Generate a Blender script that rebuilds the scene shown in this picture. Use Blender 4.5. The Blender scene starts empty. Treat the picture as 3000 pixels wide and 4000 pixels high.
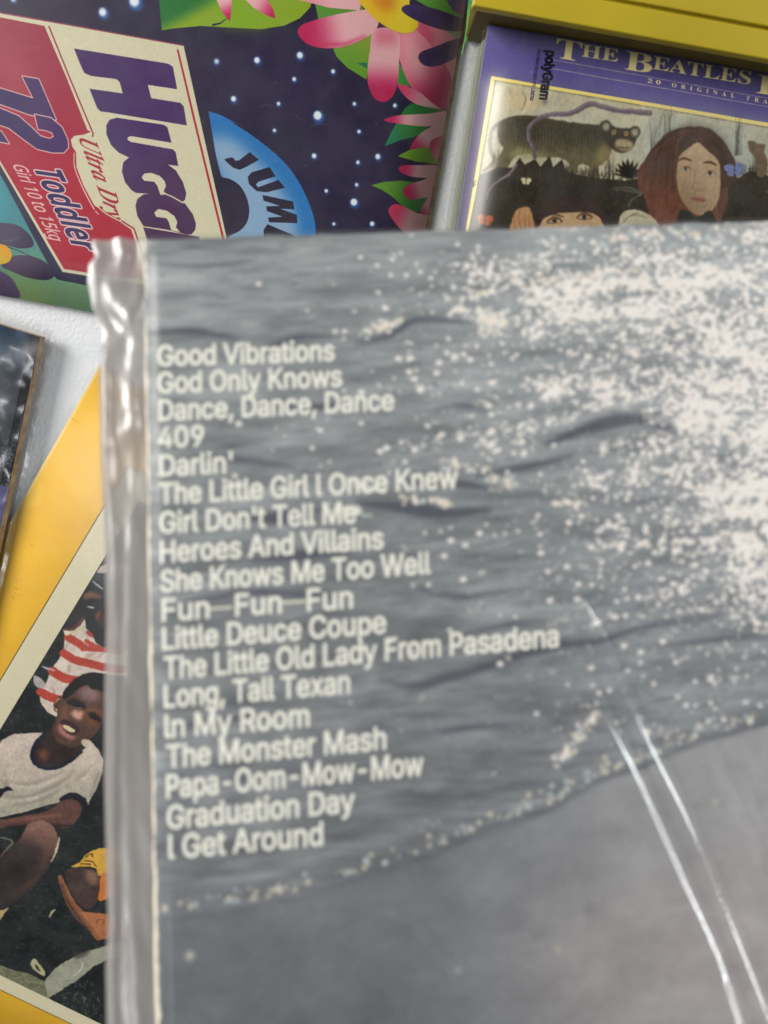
import bpy, math, random
import numpy as np
from mathutils import Matrix, Vector

# ------------------------------------------------------------------ camera, world, lights
S = bpy.context.scene
COL = S.collection
PITCH, ROLL, CAM_H, F = math.radians(-13.5), math.radians(-1.5), 0.48, 2889.0
RM = np.array((Matrix.Rotation(PITCH, 3, 'X') @ Matrix.Rotation(ROLL, 3, 'Y')))
CAM = np.array([0.0, 0.0, CAM_H])
cd = bpy.data.cameras.new('camera')
cam = bpy.data.objects.new('camera', cd)
COL.objects.link(cam)
cam.matrix_world = Matrix.Translation(Vector(CAM)) @ Matrix(RM.tolist()).to_4x4()
cd.sensor_fit = 'VERTICAL'
cd.sensor_height = 36.0
cd.lens = 36.0 * F / 4000.0
cd.clip_start = 0.01
cd.clip_end = 50
cd.dof.use_dof = True
cd.dof.focus_distance = 0.475
cd.dof.aperture_fstop = 8.2
S.camera = cam

wd = bpy.data.worlds.new('World')
S.world = wd
wd.use_nodes = True
wb = wd.node_tree.nodes['Background']
wb.inputs[0].default_value = (0.86, 0.93, 1.0, 1)
wb.inputs[1].default_value = 0.12

def area(name, loc, target, sx, sy, power, color, along=None):
    l = bpy.data.lights.new(name, 'AREA')
    l.shape = 'RECTANGLE'
    l.size, l.size_y, l.energy, l.color = sx, sy, power, color
    o = bpy.data.objects.new(name, l)
    COL.objects.link(o)
    o.location = loc
    o.rotation_euler = (Vector(target) - Vector(loc)).to_track_quat('-Z', 'Y').to_euler()
    if along:
        z = (Vector(loc) - Vector(target)).normalized(); y = Vector(along); y = (y - z*y.dot(z)).normalized()
        o.rotation_euler = Matrix((y.cross(z), y, z)).transposed().to_euler()
area('window_light', (-1.8, 1.0, 1.3), (0, 0, 0), 1.0, 0.9, 80, (1.0, 0.97, 0.93))
area('right_light', (2.4, 1.4, 1.15), (0, 0, 0), 0.5, 1.4, 48, (1.0, 0.98, 0.96))  # unseen lamp low on the right, moved aside so only film ridges catch it
area('crease_highlight_light', (-0.68, -0.84, 2.0), (0.1, -0.1, 0.25), 0.17, 1.25, 14, (0.93, 0.97, 1.0), (0.45, -0.89, 0))  # added unseen strip lamp, set to glint along the film creases
S.view_settings.view_transform = 'Standard'
S.view_settings.look = 'None'
S.view_settings.exposure = 0
S.view_settings.gamma = 1
S.cycles.transparent_max_bounces = 24
S.cycles.max_bounces = 10
GAIN = 1.0      # how much paler the inks are than they look under this light

rng = np.random.RandomState(7)
random.seed(7)

# ------------------------------------------------------------------ measuring helpers
def rays(P):
    P = np.atleast_2d(np.asarray(P, float))
    d = np.stack([P[:, 0] - 1500.0, 2000.0 - P[:, 1], np.full(len(P), -F)], 1)
    return d @ RM.T
def on_table(p, z=0.0):
    d = rays(p)[0]
    return CAM + d * ((z - CAM_H) / d[2])
class Plane:
    """A record cover: top-left corner O, unit axes U (right) and V (down the cover), normal N."""
    def __init__(s, O, U, V, w, h):
        s.O, s.U, s.V, s.w, s.h = map(lambda a: np.asarray(a, float), (O, U, V, w, h))
        s.N = np.cross(s.V, s.U); s.N /= np.linalg.norm(s.N)
        if s.N[2] < 0: s.N = -s.N
    def uv(s, P):
        d = rays(P)
        t = ((s.O - CAM) @ s.N) / (d @ s.N)
        X = CAM + d * t[:, None] - s.O
        a, b, g = X @ s.U, X @ s.V, float(s.U @ s.V)
        return np.stack([(a-g*b)/(1-g*g), (b-g*a)/(1-g*g)], 1)
    def at(s, u, v, n=0.0):
        return s.O + s.U * u + s.V * v + s.N * n
def mapper(x0, y0, k):
    return lambda pts: [(x0 + k * p[0], y0 + k * p[1]) for p in pts]
mA = mapper(0, 0, .6028); mB = mapper(900, 0, .6028); mC = mapper(1800, 0, .7233)
mD = mapper(1600, 500, .2411); mE = mapper(1700, 0, .3014); mF = mapper(2400, 0, .3617)
mG = mapper(0, 1100, .4522); mH = mapper(0, 2000, .4522); mI = mapper(0, 3000, .4522)
mO = mapper(0, 0, 1.8083)

# ------------------------------------------------------------------ ink: a small scanline painter
def smooth(pts, n=6, closed=True):
    P = np.asarray(pts, float); out = []
    m = len(P)
    for i in range(m if closed else m - 1):
        if closed: a, b, c, d = P[(i-1) % m], P[i], P[(i+1) % m], P[(i+2) % m]
        else: a, b, c, d = P[max(i-1, 0)], P[i], P[i+1], P[min(i+2, m-1)]
        for k in range(n):
            t = k / n
            out.append(.5*((2*b)+(c-a)*t+(2*a-5*b+4*c-d)*t*t+(3*b-a-3*c+d)*t**3))
    if not closed: out.append(P[-1])
    return np.array(out)
def ccw(p):
    p = np.asarray(p, float)
    x, y = p[:, 0], p[:, 1]
    return p if (x*np.roll(y, -1) - y*np.roll(x, -1)).sum() > 0 else p[::-1]
DISC = np.array([(math.cos(a), math.sin(a)) for a in np.linspace(0, 2*math.pi, 10, endpoint=False)])
def stroke_polys(P, w):
    P = np.asarray(P, float); out = []
    W = np.broadcast_to(np.asarray(w, float), (len(P),)) if np.ndim(w) == 0 else np.interp(np.linspace(0, 1, len(P)), np.linspace(0, 1, len(w)), w)
    for i, p in enumerate(P):
        out.append(ccw(p + DISC*W[i]/2))
        if i:
            d = P[i]-P[i-1]; L = np.hypot(*d)
            if L > 1e-6:
                n = np.array([-d[1], d[0]])/L
                out.append(ccw([P[i-1]+n*W[i-1]/2, P[i]+n*W[i]/2, P[i]-n*W[i]/2, P[i-1]-n*W[i-1]/2]))
    return out
def raster(polys, W, H, SUB=3):
    E = []
    for p in polys:
        p = np.asarray(p, float)
        E.append(np.concatenate([p, np.roll(p, -1, 0)], 1))
    E = np.concatenate(E)
    E = E[np.abs(E[:, 1]-E[:, 3]) > 1e-9]
    pts = np.concatenate([E[:, :2], E[:, 2:]])
    x0, y0 = np.floor(pts.min(0)).astype(int) - 1; x1, y1 = np.ceil(pts.max(0)).astype(int) + 2
    x0, y0, x1, y1 = max(x0, 0), max(y0, 0), min(x1, W), min(y1, H)
    if x1 <= x0 or y1 <= y0: return None
    w, h = x1-x0, y1-y0
    M = np.zeros((h, w), np.float32)
    sg = np.where(E[:, 3] > E[:, 1], 1.0, -1.0)
    lo, hi = np.minimum(E[:, 1], E[:, 3]), np.maximum(E[:, 1], E[:, 3])
    k = (E[:, 2]-E[:, 0])/(E[:, 3]-E[:, 1])
    for r in range(h):
        for s in range(SUB):
            y = y0 + r + (s+.5)/SUB
            m = (lo <= y) & (hi > y)
            if not m.any(): continue
            x = np.clip(E[m, 0] + k[m]*(y-E[m, 1]) - x0, 0, w-1e-3)
            i = x.astype(int); f = x-i
            row = np.bincount(i, sg[m]*(1-f), w+2) + np.bincount(i+1, sg[m]*f, w+2)
            M[r] += np.clip(np.abs(np.cumsum(row)[:w]), 0, 1)
    return x0, y0, M/SUB
def blur(M, r):
    r = int(round(r))
    if r < 1: return M
    for _ in range(3):
        for ax in (0, 1):
            pad = [(0, 0)]*M.ndim; pad[ax] = (r+1, r)
            c = np.cumsum(np.pad(M, pad, mode='edge'), axis=ax, dtype=np.float64)
            n = M.shape[ax]
            M = ((np.take(c, range(2*r+1, 2*r+1+n), ax) - np.take(c, range(0, n), ax))/(2*r+1)).astype(np.float32)
    return M
def vnoise(H, W, sy, sx, oct=3, seed=0, gain=.5):
    r = np.random.RandomState(seed); out = np.zeros((H, W), np.float32); a = 1.0; tot = 0
    for _ in range(oct):
        gy, gx = int(H/sy)+3, int(W/sx)+3
        g = r.rand(gy, gx).astype(np.float32)
        y = np.arange(H)/sy; x = np.arange(W)/sx
        yi, xi = y.astype(int), x.astype(int)
        fy = (y-yi)[:, None]; fx = (x-xi)[None]
        fy = fy*fy*(3-2*fy); fx = fx*fx*(3-2*fx)
        out += a*((g[yi][:, xi]*(1-fx)+g[yi][:, xi+1]*fx)*(1-fy)+(g[yi+1][:, xi]*(1-fx)+g[yi+1][:, xi+1]*fx)*fy)
        tot += a; a *= gain; sy = max(sy/2, 1.01); sx = max(sx/2, 1.01)
    return out/tot
def grain(H, W, seed=0, soft=.5):
    g = np.random.RandomState(seed).randn(H, W).astype(np.float32)
    g = g + np.roll(g, 1, 0) + np.roll(g, 1, 1) + np.roll(g, (1, 1), (0, 1))
    return g*.16
class Canvas:
    def __init__(s, plane, res, base):
        s.p = plane; s.k = res/float(plane.w)
        s.W, s.H = res, int(round(res*float(plane.h/plane.w)))
        s.a = np.zeros((s.H, s.W, 3), np.float32) + np.array(base, np.float32)
    def T(s, pts): return s.p.uv(pts)*s.k
    def scale(s, p=(1500, 600)):        # texture pixels per photograph pixel
        c = s.T([p, (p[0]+50, p[1]), (p[0], p[1]+50)]); return (np.hypot(*(c[1]-c[0]))+np.hypot(*(c[2]-c[0])))/100
    def put(s, r, col, alpha=1.0, grad=None, soft=0, noise=0, seed=1):
        if r is None: return
        x0, y0, M = r
        if soft:
            q = int(soft*3)
            X0, Y0 = max(x0-q, 0), max(y0-q, 0); X1, Y1 = min(x0+M.shape[1]+q, s.W), min(y0+M.shape[0]+q, s.H)
            N = np.zeros((Y1-Y0, X1-X0), np.float32)
            N[y0-Y0:y0-Y0+M.shape[0], x0-X0:x0-X0+M.shape[1]] = M
            M = blur(N, soft); x0, y0 = X0, Y0
        h, w = M.shape
        c = np.array(col, np.float32)
        if grad is not None:
            p0, p1, c1 = grad
            q = s.T([p0, p1]); d = q[1]-q[0]
            yy, xx = np.mgrid[y0:y0+h, x0:x0+w]
            t = np.clip(((xx-q[0][0])*d[0]+(yy-q[0][1])*d[1])/(d@d), 0, 1)[..., None].astype(np.float32)
            t = t*t*(3-2*t)
            c = c*(1-t)+np.array(c1, np.float32)*t
        if noise:
            c = c + noise*(vnoise(h, w, 9, 9, 3, seed)[..., None]-.5)*2
        m = (M*alpha)[..., None]
        v = s.a[y0:y0+h, x0:x0+w]
        s.a[y0:y0+h, x0:x0+w] = v*(1-m)+c*m
    def poly(s, pts, col, sm=False, **kw):
        P = s.T(pts)
        if sm: P = smooth(P)
        s.put(raster([ccw(P)], s.W, s.H), col, **kw)
    def line(s, pts, w, col, sm=False, **kw):
        P = s.T(pts)
        if sm: P = smooth(P, 5, False)
        s.put(raster(stroke_polys(P, np.asarray(w)*s.scale(pts[0])), s.W, s.H), col, **kw)
    def dot(s, p, r, col, **kw):
        c = s.T([p])[0]
        s.put(raster([ccw(c + DISC*r*s.scale(p))], s.W, s.H), col, **kw)
    def text(s, tx, a, b, up, col, font=None, bold=0, outline=None, spacing=1.0, **kw):
        V, Lp, cap = glyphs(tx, font, spacing)
        x0, x1 = V[:, 0].min(), V[:, 0].max()
        u = (V[:, 0]-x0)/(x1-x0)
        P = np.array(a)+u[:, None]*(np.array(b, float)-np.array(a))+(V[:, 1]/cap)[:, None]*np.array(up, float)
        P = s.T(P)
        tris = [P[t] for t in Lp]
        if sum(float((p[:, 0]*np.roll(p[:, 1], -1)-p[:, 1]*np.roll(p[:, 0], -1)).sum()) for p in tris) < 0: tris = [p[::-1] for p in tris]
        def fat(w):
            o = list(tris)
            for t in Lp: o += stroke_polys(P[t+t[:1]], w)
            return o
        if outline: s.put(raster(fat((bold+2*outline[0])*s.scale(a)), s.W, s.H), outline[1])
        s.put(raster(fat(bold*s.scale(a)) if bold else tris, s.W, s.H), col, **kw)
    def printed(s, mask=None, warp=1.5, tex=.12, seed=1, ang=0):
        """break clean outlines and flat tints the way a halftoned photograph does"""
        H, W = s.H, s.W
        dx = (vnoise(H, W, 11, 11, 3, seed, .7)-.5)*2*warp; dy = (vnoise(H, W, 11, 11, 3, seed+1, .7)-.5)*2*warp
        yy, xx = np.mgrid[0:H, 0:W]
        a = s.a[np.clip((yy+dy*1.6).round().astype(int), 0, H-1), np.clip((xx+dx*1.6).round().astype(int), 0, W-1)]
        b = blur(a, 1)
        t = (vnoise(H, W, 9, 5, 3, seed+2, .8)-.5)*2.2+(vnoise(H, W, 36, 30, 3, seed+3)-.5)*1.8
        b = b*(1+tex*t)[..., None]+(tex*22*t)[..., None]*np.array([1.0, .96, .9])
        m = 1.0 if mask is None else mask[..., None]
        s.a = (s.a*(1-m)+b*m).astype(np.float32)
    def scuffs(s, n, seed, col=(214, 210, 204), lo=.10, hi=.35, long_=90):
        r = np.random.RandomState(seed)
        for i in range(n):
            x, y = r.rand()*s.W, r.rand()*s.H; a = r.rand()*6.28; L = long_*r.rand()**3+2
            P = np.array([(x, y), (x+L*.5*math.cos(a), y+L*.5*math.sin(a)), (x+L*math.cos(a+.25), y+L*math.sin(a+.25))])
            s.put(raster(stroke_polys(P, [.6, 1.3+r.rand(), .5]), s.W, s.H), col, alpha=lo+(hi-lo)*r.rand())
        for i in range(n*2):
            p = np.array([r.rand()*s.W, r.rand()*s.H])
            s.put(raster([ccw(p+DISC*(.7+r.rand()*.9))], s.W, s.H), col, alpha=.2+.4*r.rand())
    def image(s, name, gain=None):
        a = np.clip(s.a/255.0, 0, 1)
        lin = np.where(a < .04045, a/12.92, ((a+.055)/1.055)**2.4)
        g = gain or GAIN
        lin = np.clip(lin*g-.004, .0015, .88)
        a = np.where(lin < .0031308, lin*12.92, 1.055*lin**(1/2.4)-.055)
        img = bpy.data.images.new(name, s.W, s.H)
        px = np.ones((s.H, s.W, 4), np.float32); px[..., :3] = a[::-1]
        img.pixels.foreach_set(px.ravel())
        img.update(); img.pack()
        return img
FONTS = {}
def font(name):
    if name not in FONTS:
        try:
            import os
            FONTS[name] = bpy.data.fonts.load(os.path.join(bpy.utils.system_resource('DATAFILES', path='fonts'), name))
        except Exception:
            FONTS[name] = None
    return FONTS[name]
INTER, MATH = 'Inter.woff2', 'NotoSansMath-Regular.woff2'
def style(tx, up, lo, dg=None):
    return ''.join(chr(up+ord(c)-65) if 'A' <= c <= 'Z' else chr(lo+ord(c)-97) if 'a' <= c <= 'z' else chr(dg+ord(c)-48) if dg and c.isdigit() else c for c in tx)
def serif(t): return style(t, 0x1D400, 0x1D41A, 0x1D7CE), MATH
def serif_it(t): return style(t, 0x1D468, 0x1D482, 0x1D7CE), MATH
def sans_b(t): return style(t, 0x1D5D4, 0x1D5EE, 0x1D7EC), MATH
def glyph_mesh(tx, fn, spacing):
    """outlines of a line of type: (points, loops); overlapping contours stay separate and are filled by winding number"""
    cu = bpy.data.curves.new('t', 'FONT'); cu.body = tx; cu.resolution_u = 4; cu.space_character = spacing; cu.fill_mode = 'NONE'
    f = font(fn) if fn else None
    if f: cu.font = f
    o = bpy.data.objects.new('t', cu); COL.objects.link(o)
    dg = bpy.context.evaluated_depsgraph_get(); ev = o.evaluated_get(dg); me = ev.to_mesh()
    V = np.array([v.co[:2] for v in me.vertices]); nx = {}
    for e in me.edges: a, b = e.vertices; nx.setdefault(a, []).append(b); nx.setdefault(b, []).append(a)
    seen, loops = set(), []
    for a in range(len(V)):
        if a in seen or a not in nx: continue
        lp = [a]; seen.add(a)
        step = [b for b in nx[a] if b == a+1] or nx[a]
        b = step[0]
        while b not in seen:
            lp.append(b); seen.add(b)
            q = [c for c in nx[b] if c not in seen]
            if not q: break
            b = q[0]
        if len(lp) > 2: loops.append(lp)
    ev.to_mesh_clear(); bpy.data.objects.remove(o); bpy.data.curves.remove(cu)
    return V, loops
CAPS = {}
def glyphs(tx, fn, spacing=1.0):
    V, P = glyph_mesh(tx, fn, spacing)
    key = (fn, ord(tx[0]) > 0x1D3FF)
    if key not in CAPS:
        v, _ = glyph_mesh('H' if not key[1] else chr(0x1D407), fn, 1); CAPS[key] = v[:, 1].max()
    return V, P, CAPS[key]

# ------------------------------------------------------------------ materials
def mat(name, color=(.8, .8, .8), rough=.5, spec=.5, img=None, bump=None, bumpd=.0003, coat=0):
    m = bpy.data.materials.new(name); m.use_nodes = True
    nt = m.node_tree; b = nt.nodes['Principled BSDF']
    b.inputs['Base Color'].default_value = (*color, 1); b.inputs['Roughness'].default_value = rough
    b.inputs['Specular IOR Level'].default_value = spec
    b.inputs['Coat Weight'].default_value = coat; b.inputs['Coat Roughness'].default_value = .12
    if img:
        t = nt.nodes.new('ShaderNodeTexImage'); t.image = img; t.extension = 'EXTEND'
        nt.links.new(t.outputs[0], b.inputs['Base Color'])
    if bump:
        tc = nt.nodes.new('ShaderNodeTexCoord'); n = nt.nodes.new('ShaderNodeTexNoise')
        n.inputs['Scale'].default_value = bump; n.inputs['Detail'].default_value = 3
        bp = nt.nodes.new('ShaderNodeBump'); bp.inputs['Distance'].default_value = bumpd; bp.inputs['Strength'].default_value = .8
        nt.links.new(tc.outputs['Object'], n.inputs['Vector']); nt.links.new(n.outputs[0], bp.inputs['Height'])
        nt.links.new(bp.outputs[0], b.inputs['Normal'])
    return m
def speckle(m, c0, c1, scale, lo=.4, hi=.6, detail=4, stretch=(1, 1, 1)):
    nt = m.node_tree; b = nt.nodes['Principled BSDF']
    tc = nt.nodes.new('ShaderNodeTexCoord'); mp = nt.nodes.new('ShaderNodeMapping'); mp.inputs['Scale'].default_value = stretch
    n = nt.nodes.new('ShaderNodeTexNoise'); n.inputs['Scale'].default_value = scale; n.inputs['Detail'].default_value = detail
    r = nt.nodes.new('ShaderNodeValToRGB'); e = r.color_ramp.elements
    e[0].position, e[0].color, e[1].position, e[1].color = lo, (*c0, 1), hi, (*c1, 1)
    nt.links.new(tc.outputs['Object'], mp.inputs[0]); nt.links.new(mp.outputs[0], n.inputs['Vector'])
    nt.links.new(n.outputs[0], r.inputs[0]); nt.links.new(r.outputs[0], b.inputs['Base Color'])
    return m
def film(name, milk=.06, milk2=.06, color=(.8, .8, .8), rough=.12, gloss=.5, tint=(.97, .97, .96), nscale=60, stretch=(1, 1, 1), bump=40, bumpd=.0004):
    """Clear polythene: see-through, a little milky where creased, glossy."""
    m = bpy.data.materials.new(name); m.use_nodes = True; nt = m.node_tree; nt.nodes.clear()
    N = nt.nodes.new; L = nt.links.new
    out = N('ShaderNodeOutputMaterial'); tr = N('ShaderNodeBsdfTransparent'); tr.inputs[0].default_value = (*tint, 1)
    df = N('ShaderNodeBsdfDiffuse'); df.inputs[0].default_value = (*color, 1)
    tl = N('ShaderNodeBsdfTranslucent'); tl.inputs[0].default_value = (*color, 1)
    body = N('ShaderNodeMixShader'); body.inputs[0].default_value = .35; L(df.outputs[0], body.inputs[1]); L(tl.outputs[0], body.inputs[2])
    tc = N('ShaderNodeTexCoord'); mp = N('ShaderNodeMapping'); mp.inputs['Scale'].default_value = stretch
    n = N('ShaderNodeTexNoise'); n.inputs['Scale'].default_value = nscale; n.inputs['Detail'].default_value = 4
    L(tc.outputs['Object'], mp.inputs[0]); L(mp.outputs[0], n.inputs['Vector'])
    mr = N('ShaderNodeMapRange'); mr.inputs[1].default_value = .35; mr.inputs[2].default_value = .65
    mr.inputs[3].default_value = milk; mr.inputs[4].default_value = milk2; L(n.outputs[0], mr.inputs[0])
    m1 = N('ShaderNodeMixShader'); L(mr.outputs[0], m1.inputs[0]); L(tr.outputs[0], m1.inputs[1]); L(body.outputs[0], m1.inputs[2])
    gl = N('ShaderNodeBsdfGlossy'); gl.inputs['Roughness'].default_value = rough; gl.inputs[0].default_value = (1, 1, 1, 1)
    lw = N('ShaderNodeLayerWeight'); lw.inputs[0].default_value = .5          # same from either side, unlike the Fresnel node
    pw = N('ShaderNodeMath'); pw.operation = 'POWER'; pw.inputs[1].default_value = 4.5; L(lw.outputs['Facing'], pw.inputs[0])
    fr = N('ShaderNodeMath'); fr.operation = 'MULTIPLY_ADD'; fr.inputs[1].default_value = .9; fr.inputs[2].default_value = .045; L(pw.outputs[0], fr.inputs[0])
    mu = N('ShaderNodeMath'); mu.operation = 'MULTIPLY'; mu.inputs[1].default_value = gloss; mu.use_clamp = True; L(fr.outputs[0], mu.inputs[0])
    n2 = N('ShaderNodeTexNoise'); n2.inputs['Scale'].default_value = bump; n2.inputs['Detail'].default_value = 2; L(mp.outputs[0], n2.inputs['Vector'])
    bp = N('ShaderNodeBump'); bp.inputs['Distance'].default_value = bumpd; L(n2.outputs[0], bp.inputs['Height']); L(bp.outputs[0], gl.inputs['Normal'])
    m2 = N('ShaderNodeMixShader'); L(mu.outputs[0], m2.inputs[0]); L(m1.outputs[0], m2.inputs[1]); L(gl.outputs[0], m2.inputs[2])
    L(m2.outputs[0], out.inputs[0])
    return m

# ------------------------------------------------------------------ mesh helpers
def link(name, me, parent=None, mats=(), sm=False):
    for x in mats: me.materials.append(x)
    if sm:
        for p in me.polygons: p.use_smooth = True
    o = bpy.data.objects.new(name, me); COL.objects.link(o)
    if parent: o.parent = parent; o.matrix_parent_inverse = Matrix.Identity(4)
    return o
def thing(name, label, cat, group=None, loc=(0, 0, 0)):
    o = bpy.data.objects.new(name, None); COL.objects.link(o); o.location = loc
    o['label'] = label; o['category'] = cat
    if group: o['group'] = group
    return o
def slab(name, pl, n0, n1, parent, mats, grid=10, warp=0.0, seed=0, inset=0.0, bev=.0004, wear=0.0, org=(0, 0, 0)):
    """A board lying in the plane pl between heights n0 and n1; face 0 material on top with the print's UVs, 1 on the edges."""
    r = np.random.RandomState(seed); ph = r.rand(6)*6
    w, h = float(pl.w), float(pl.h)
    vs, uvs = [], []
    G = grid
    def wob(u, v): return warp*(math.sin(u*9+ph[0])*math.sin(v*8+ph[1])+.5*math.sin(u*17+v*13+ph[2]))
    org = np.array(org)
    rows = []
    nz = [r.randn()*wear for _ in range(4*(G+1)*2)]
    for j in range(G+1):
        row = []
        for i in range(G+1):
            u, v = i/G, j/G
            uu = inset + u*(w-2*inset); vv = inset + v*(h-2*inset)
            e = 0
            if i in (0, G) or j in (0, G):
                e = bev
                if i in (0, G): uu += nz[(j*2) % len(nz)]*(1 if i else 1)
                if j in (0, G): vv += nz[(i*2+1) % len(nz)]
            row.append(len(vs)); vs.append(pl.at(uu, vv, n1+wob(u*w*6, v*h*6)-e)-org); uvs.append((uu/w, 1-vv/h))
        rows.append(row)
    faces = []; fm = []
    for j in range(G):
        for i in range(G):
            faces.append((rows[j][i], rows[j+1][i], rows[j+1][i+1], rows[j][i+1])); fm.append(0)
    ring = [rows[0][i] for i in range(G)]+[rows[j][G] for j in range(G)]+[rows[G][i] for i in range(G, 0, -1)]+[rows[j][0] for j in range(G, 0, -1)]
    low = []
    for k in ring:
        low.append(len(vs)); p = vs[k]; vs.append(p - pl.N*(n1-n0-bev)); uvs.append(uvs[k])
    m = len(ring)
    for k in range(m):
        faces.append((ring[k], ring[(k+1) % m], low[(k+1) % m], low[k])); fm.append(1)
    faces.append(tuple(low)); fm.append(1)
    me = bpy.data.meshes.new(name); me.from_pydata([tuple(v) for v in vs], [], faces)
    ul = me.uv_layers.new(name='UVMap')
    for lp in me.loops: ul.data[lp.index].uv = uvs[lp.vertex_index]
    for p, k in zip(me.polygons, fm):
        p.material_index = k
    for p in list(me.polygons)[:G*G]: p.use_smooth = True
    o = link(name, me, parent, mats)
    return o
def sheet(name, pts_fn, nu, nv, parent, m, closed=False):
    vs = [tuple(pts_fn(i/(nu if not closed else nu), j/nv)) for j in range(nv+1) for i in range(nu+(0 if closed else 1))]
    k = nu if closed else nu+1
    fs = []
    for j in range(nv):
        for i in range(nu):
            a, b = j*k+i, j*k+(i+1) % k
            fs.append((a, a+k, b+k, b))
    me = bpy.data.meshes.new(name); me.from_pydata(vs, [], fs)
    return link(name, me, parent, [m], True)
def line_plane(a, b, z):
    """world point and direction (unit, horizontal) of an edge seen from a to b at height z"""
    A, B = on_table(a, z), on_table(b, z); d = B-A; return A, d/np.linalg.norm(d)
def square(corner, right, z, w=.315, h=.315, right_corner=False, bottom=False):
    """corner px -> Plane on the table at height z; right = a second px along the top (or bottom) edge"""
    C, U = on_table(corner, z), line_plane(corner, right, z)[1]
    V = np.array([U[1], -U[0], 0.0])
    O = C.copy()
    if right_corner: O = O - U*w
    if bottom: O = O - V*h
    return Plane(O, U, V, w, h)
def world_shift(pl, dz, grow=0.0):
    return Plane(pl.O + np.array([0, 0, dz]) - (pl.U+pl.V)*grow, pl.U, pl.V, pl.w+2*grow, pl.h+2*grow)

card_white = speckle(mat('worn_card', rough=.8), (.62, .56, .45), (.30, .21, .13), 180, .35, .7)
card_tan = speckle(mat('brown_card', rough=.85), (.42, .30, .17), (.20, .13, .07), 160, .35, .7)

# ------------------------------------------------------------------ the table
tm = mat('white_moulded_plastic', rough=.38, spec=.4, bump=420, bumpd=.0006)
speckle(tm, (.52, .54, .56), (.59, .60, .61), 14, .3, .7)
tp = Plane((-.9, .55, 0), (1, 0, 0), (0, -1, 0), 1.8, 1.1)
table = thing('folding_table', 'white pebbled plastic table top lying under all the record sleeves', 'table')
slab('table_top', tp, -.04, 0, table, [tm, tm], grid=4, bev=.004)

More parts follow.
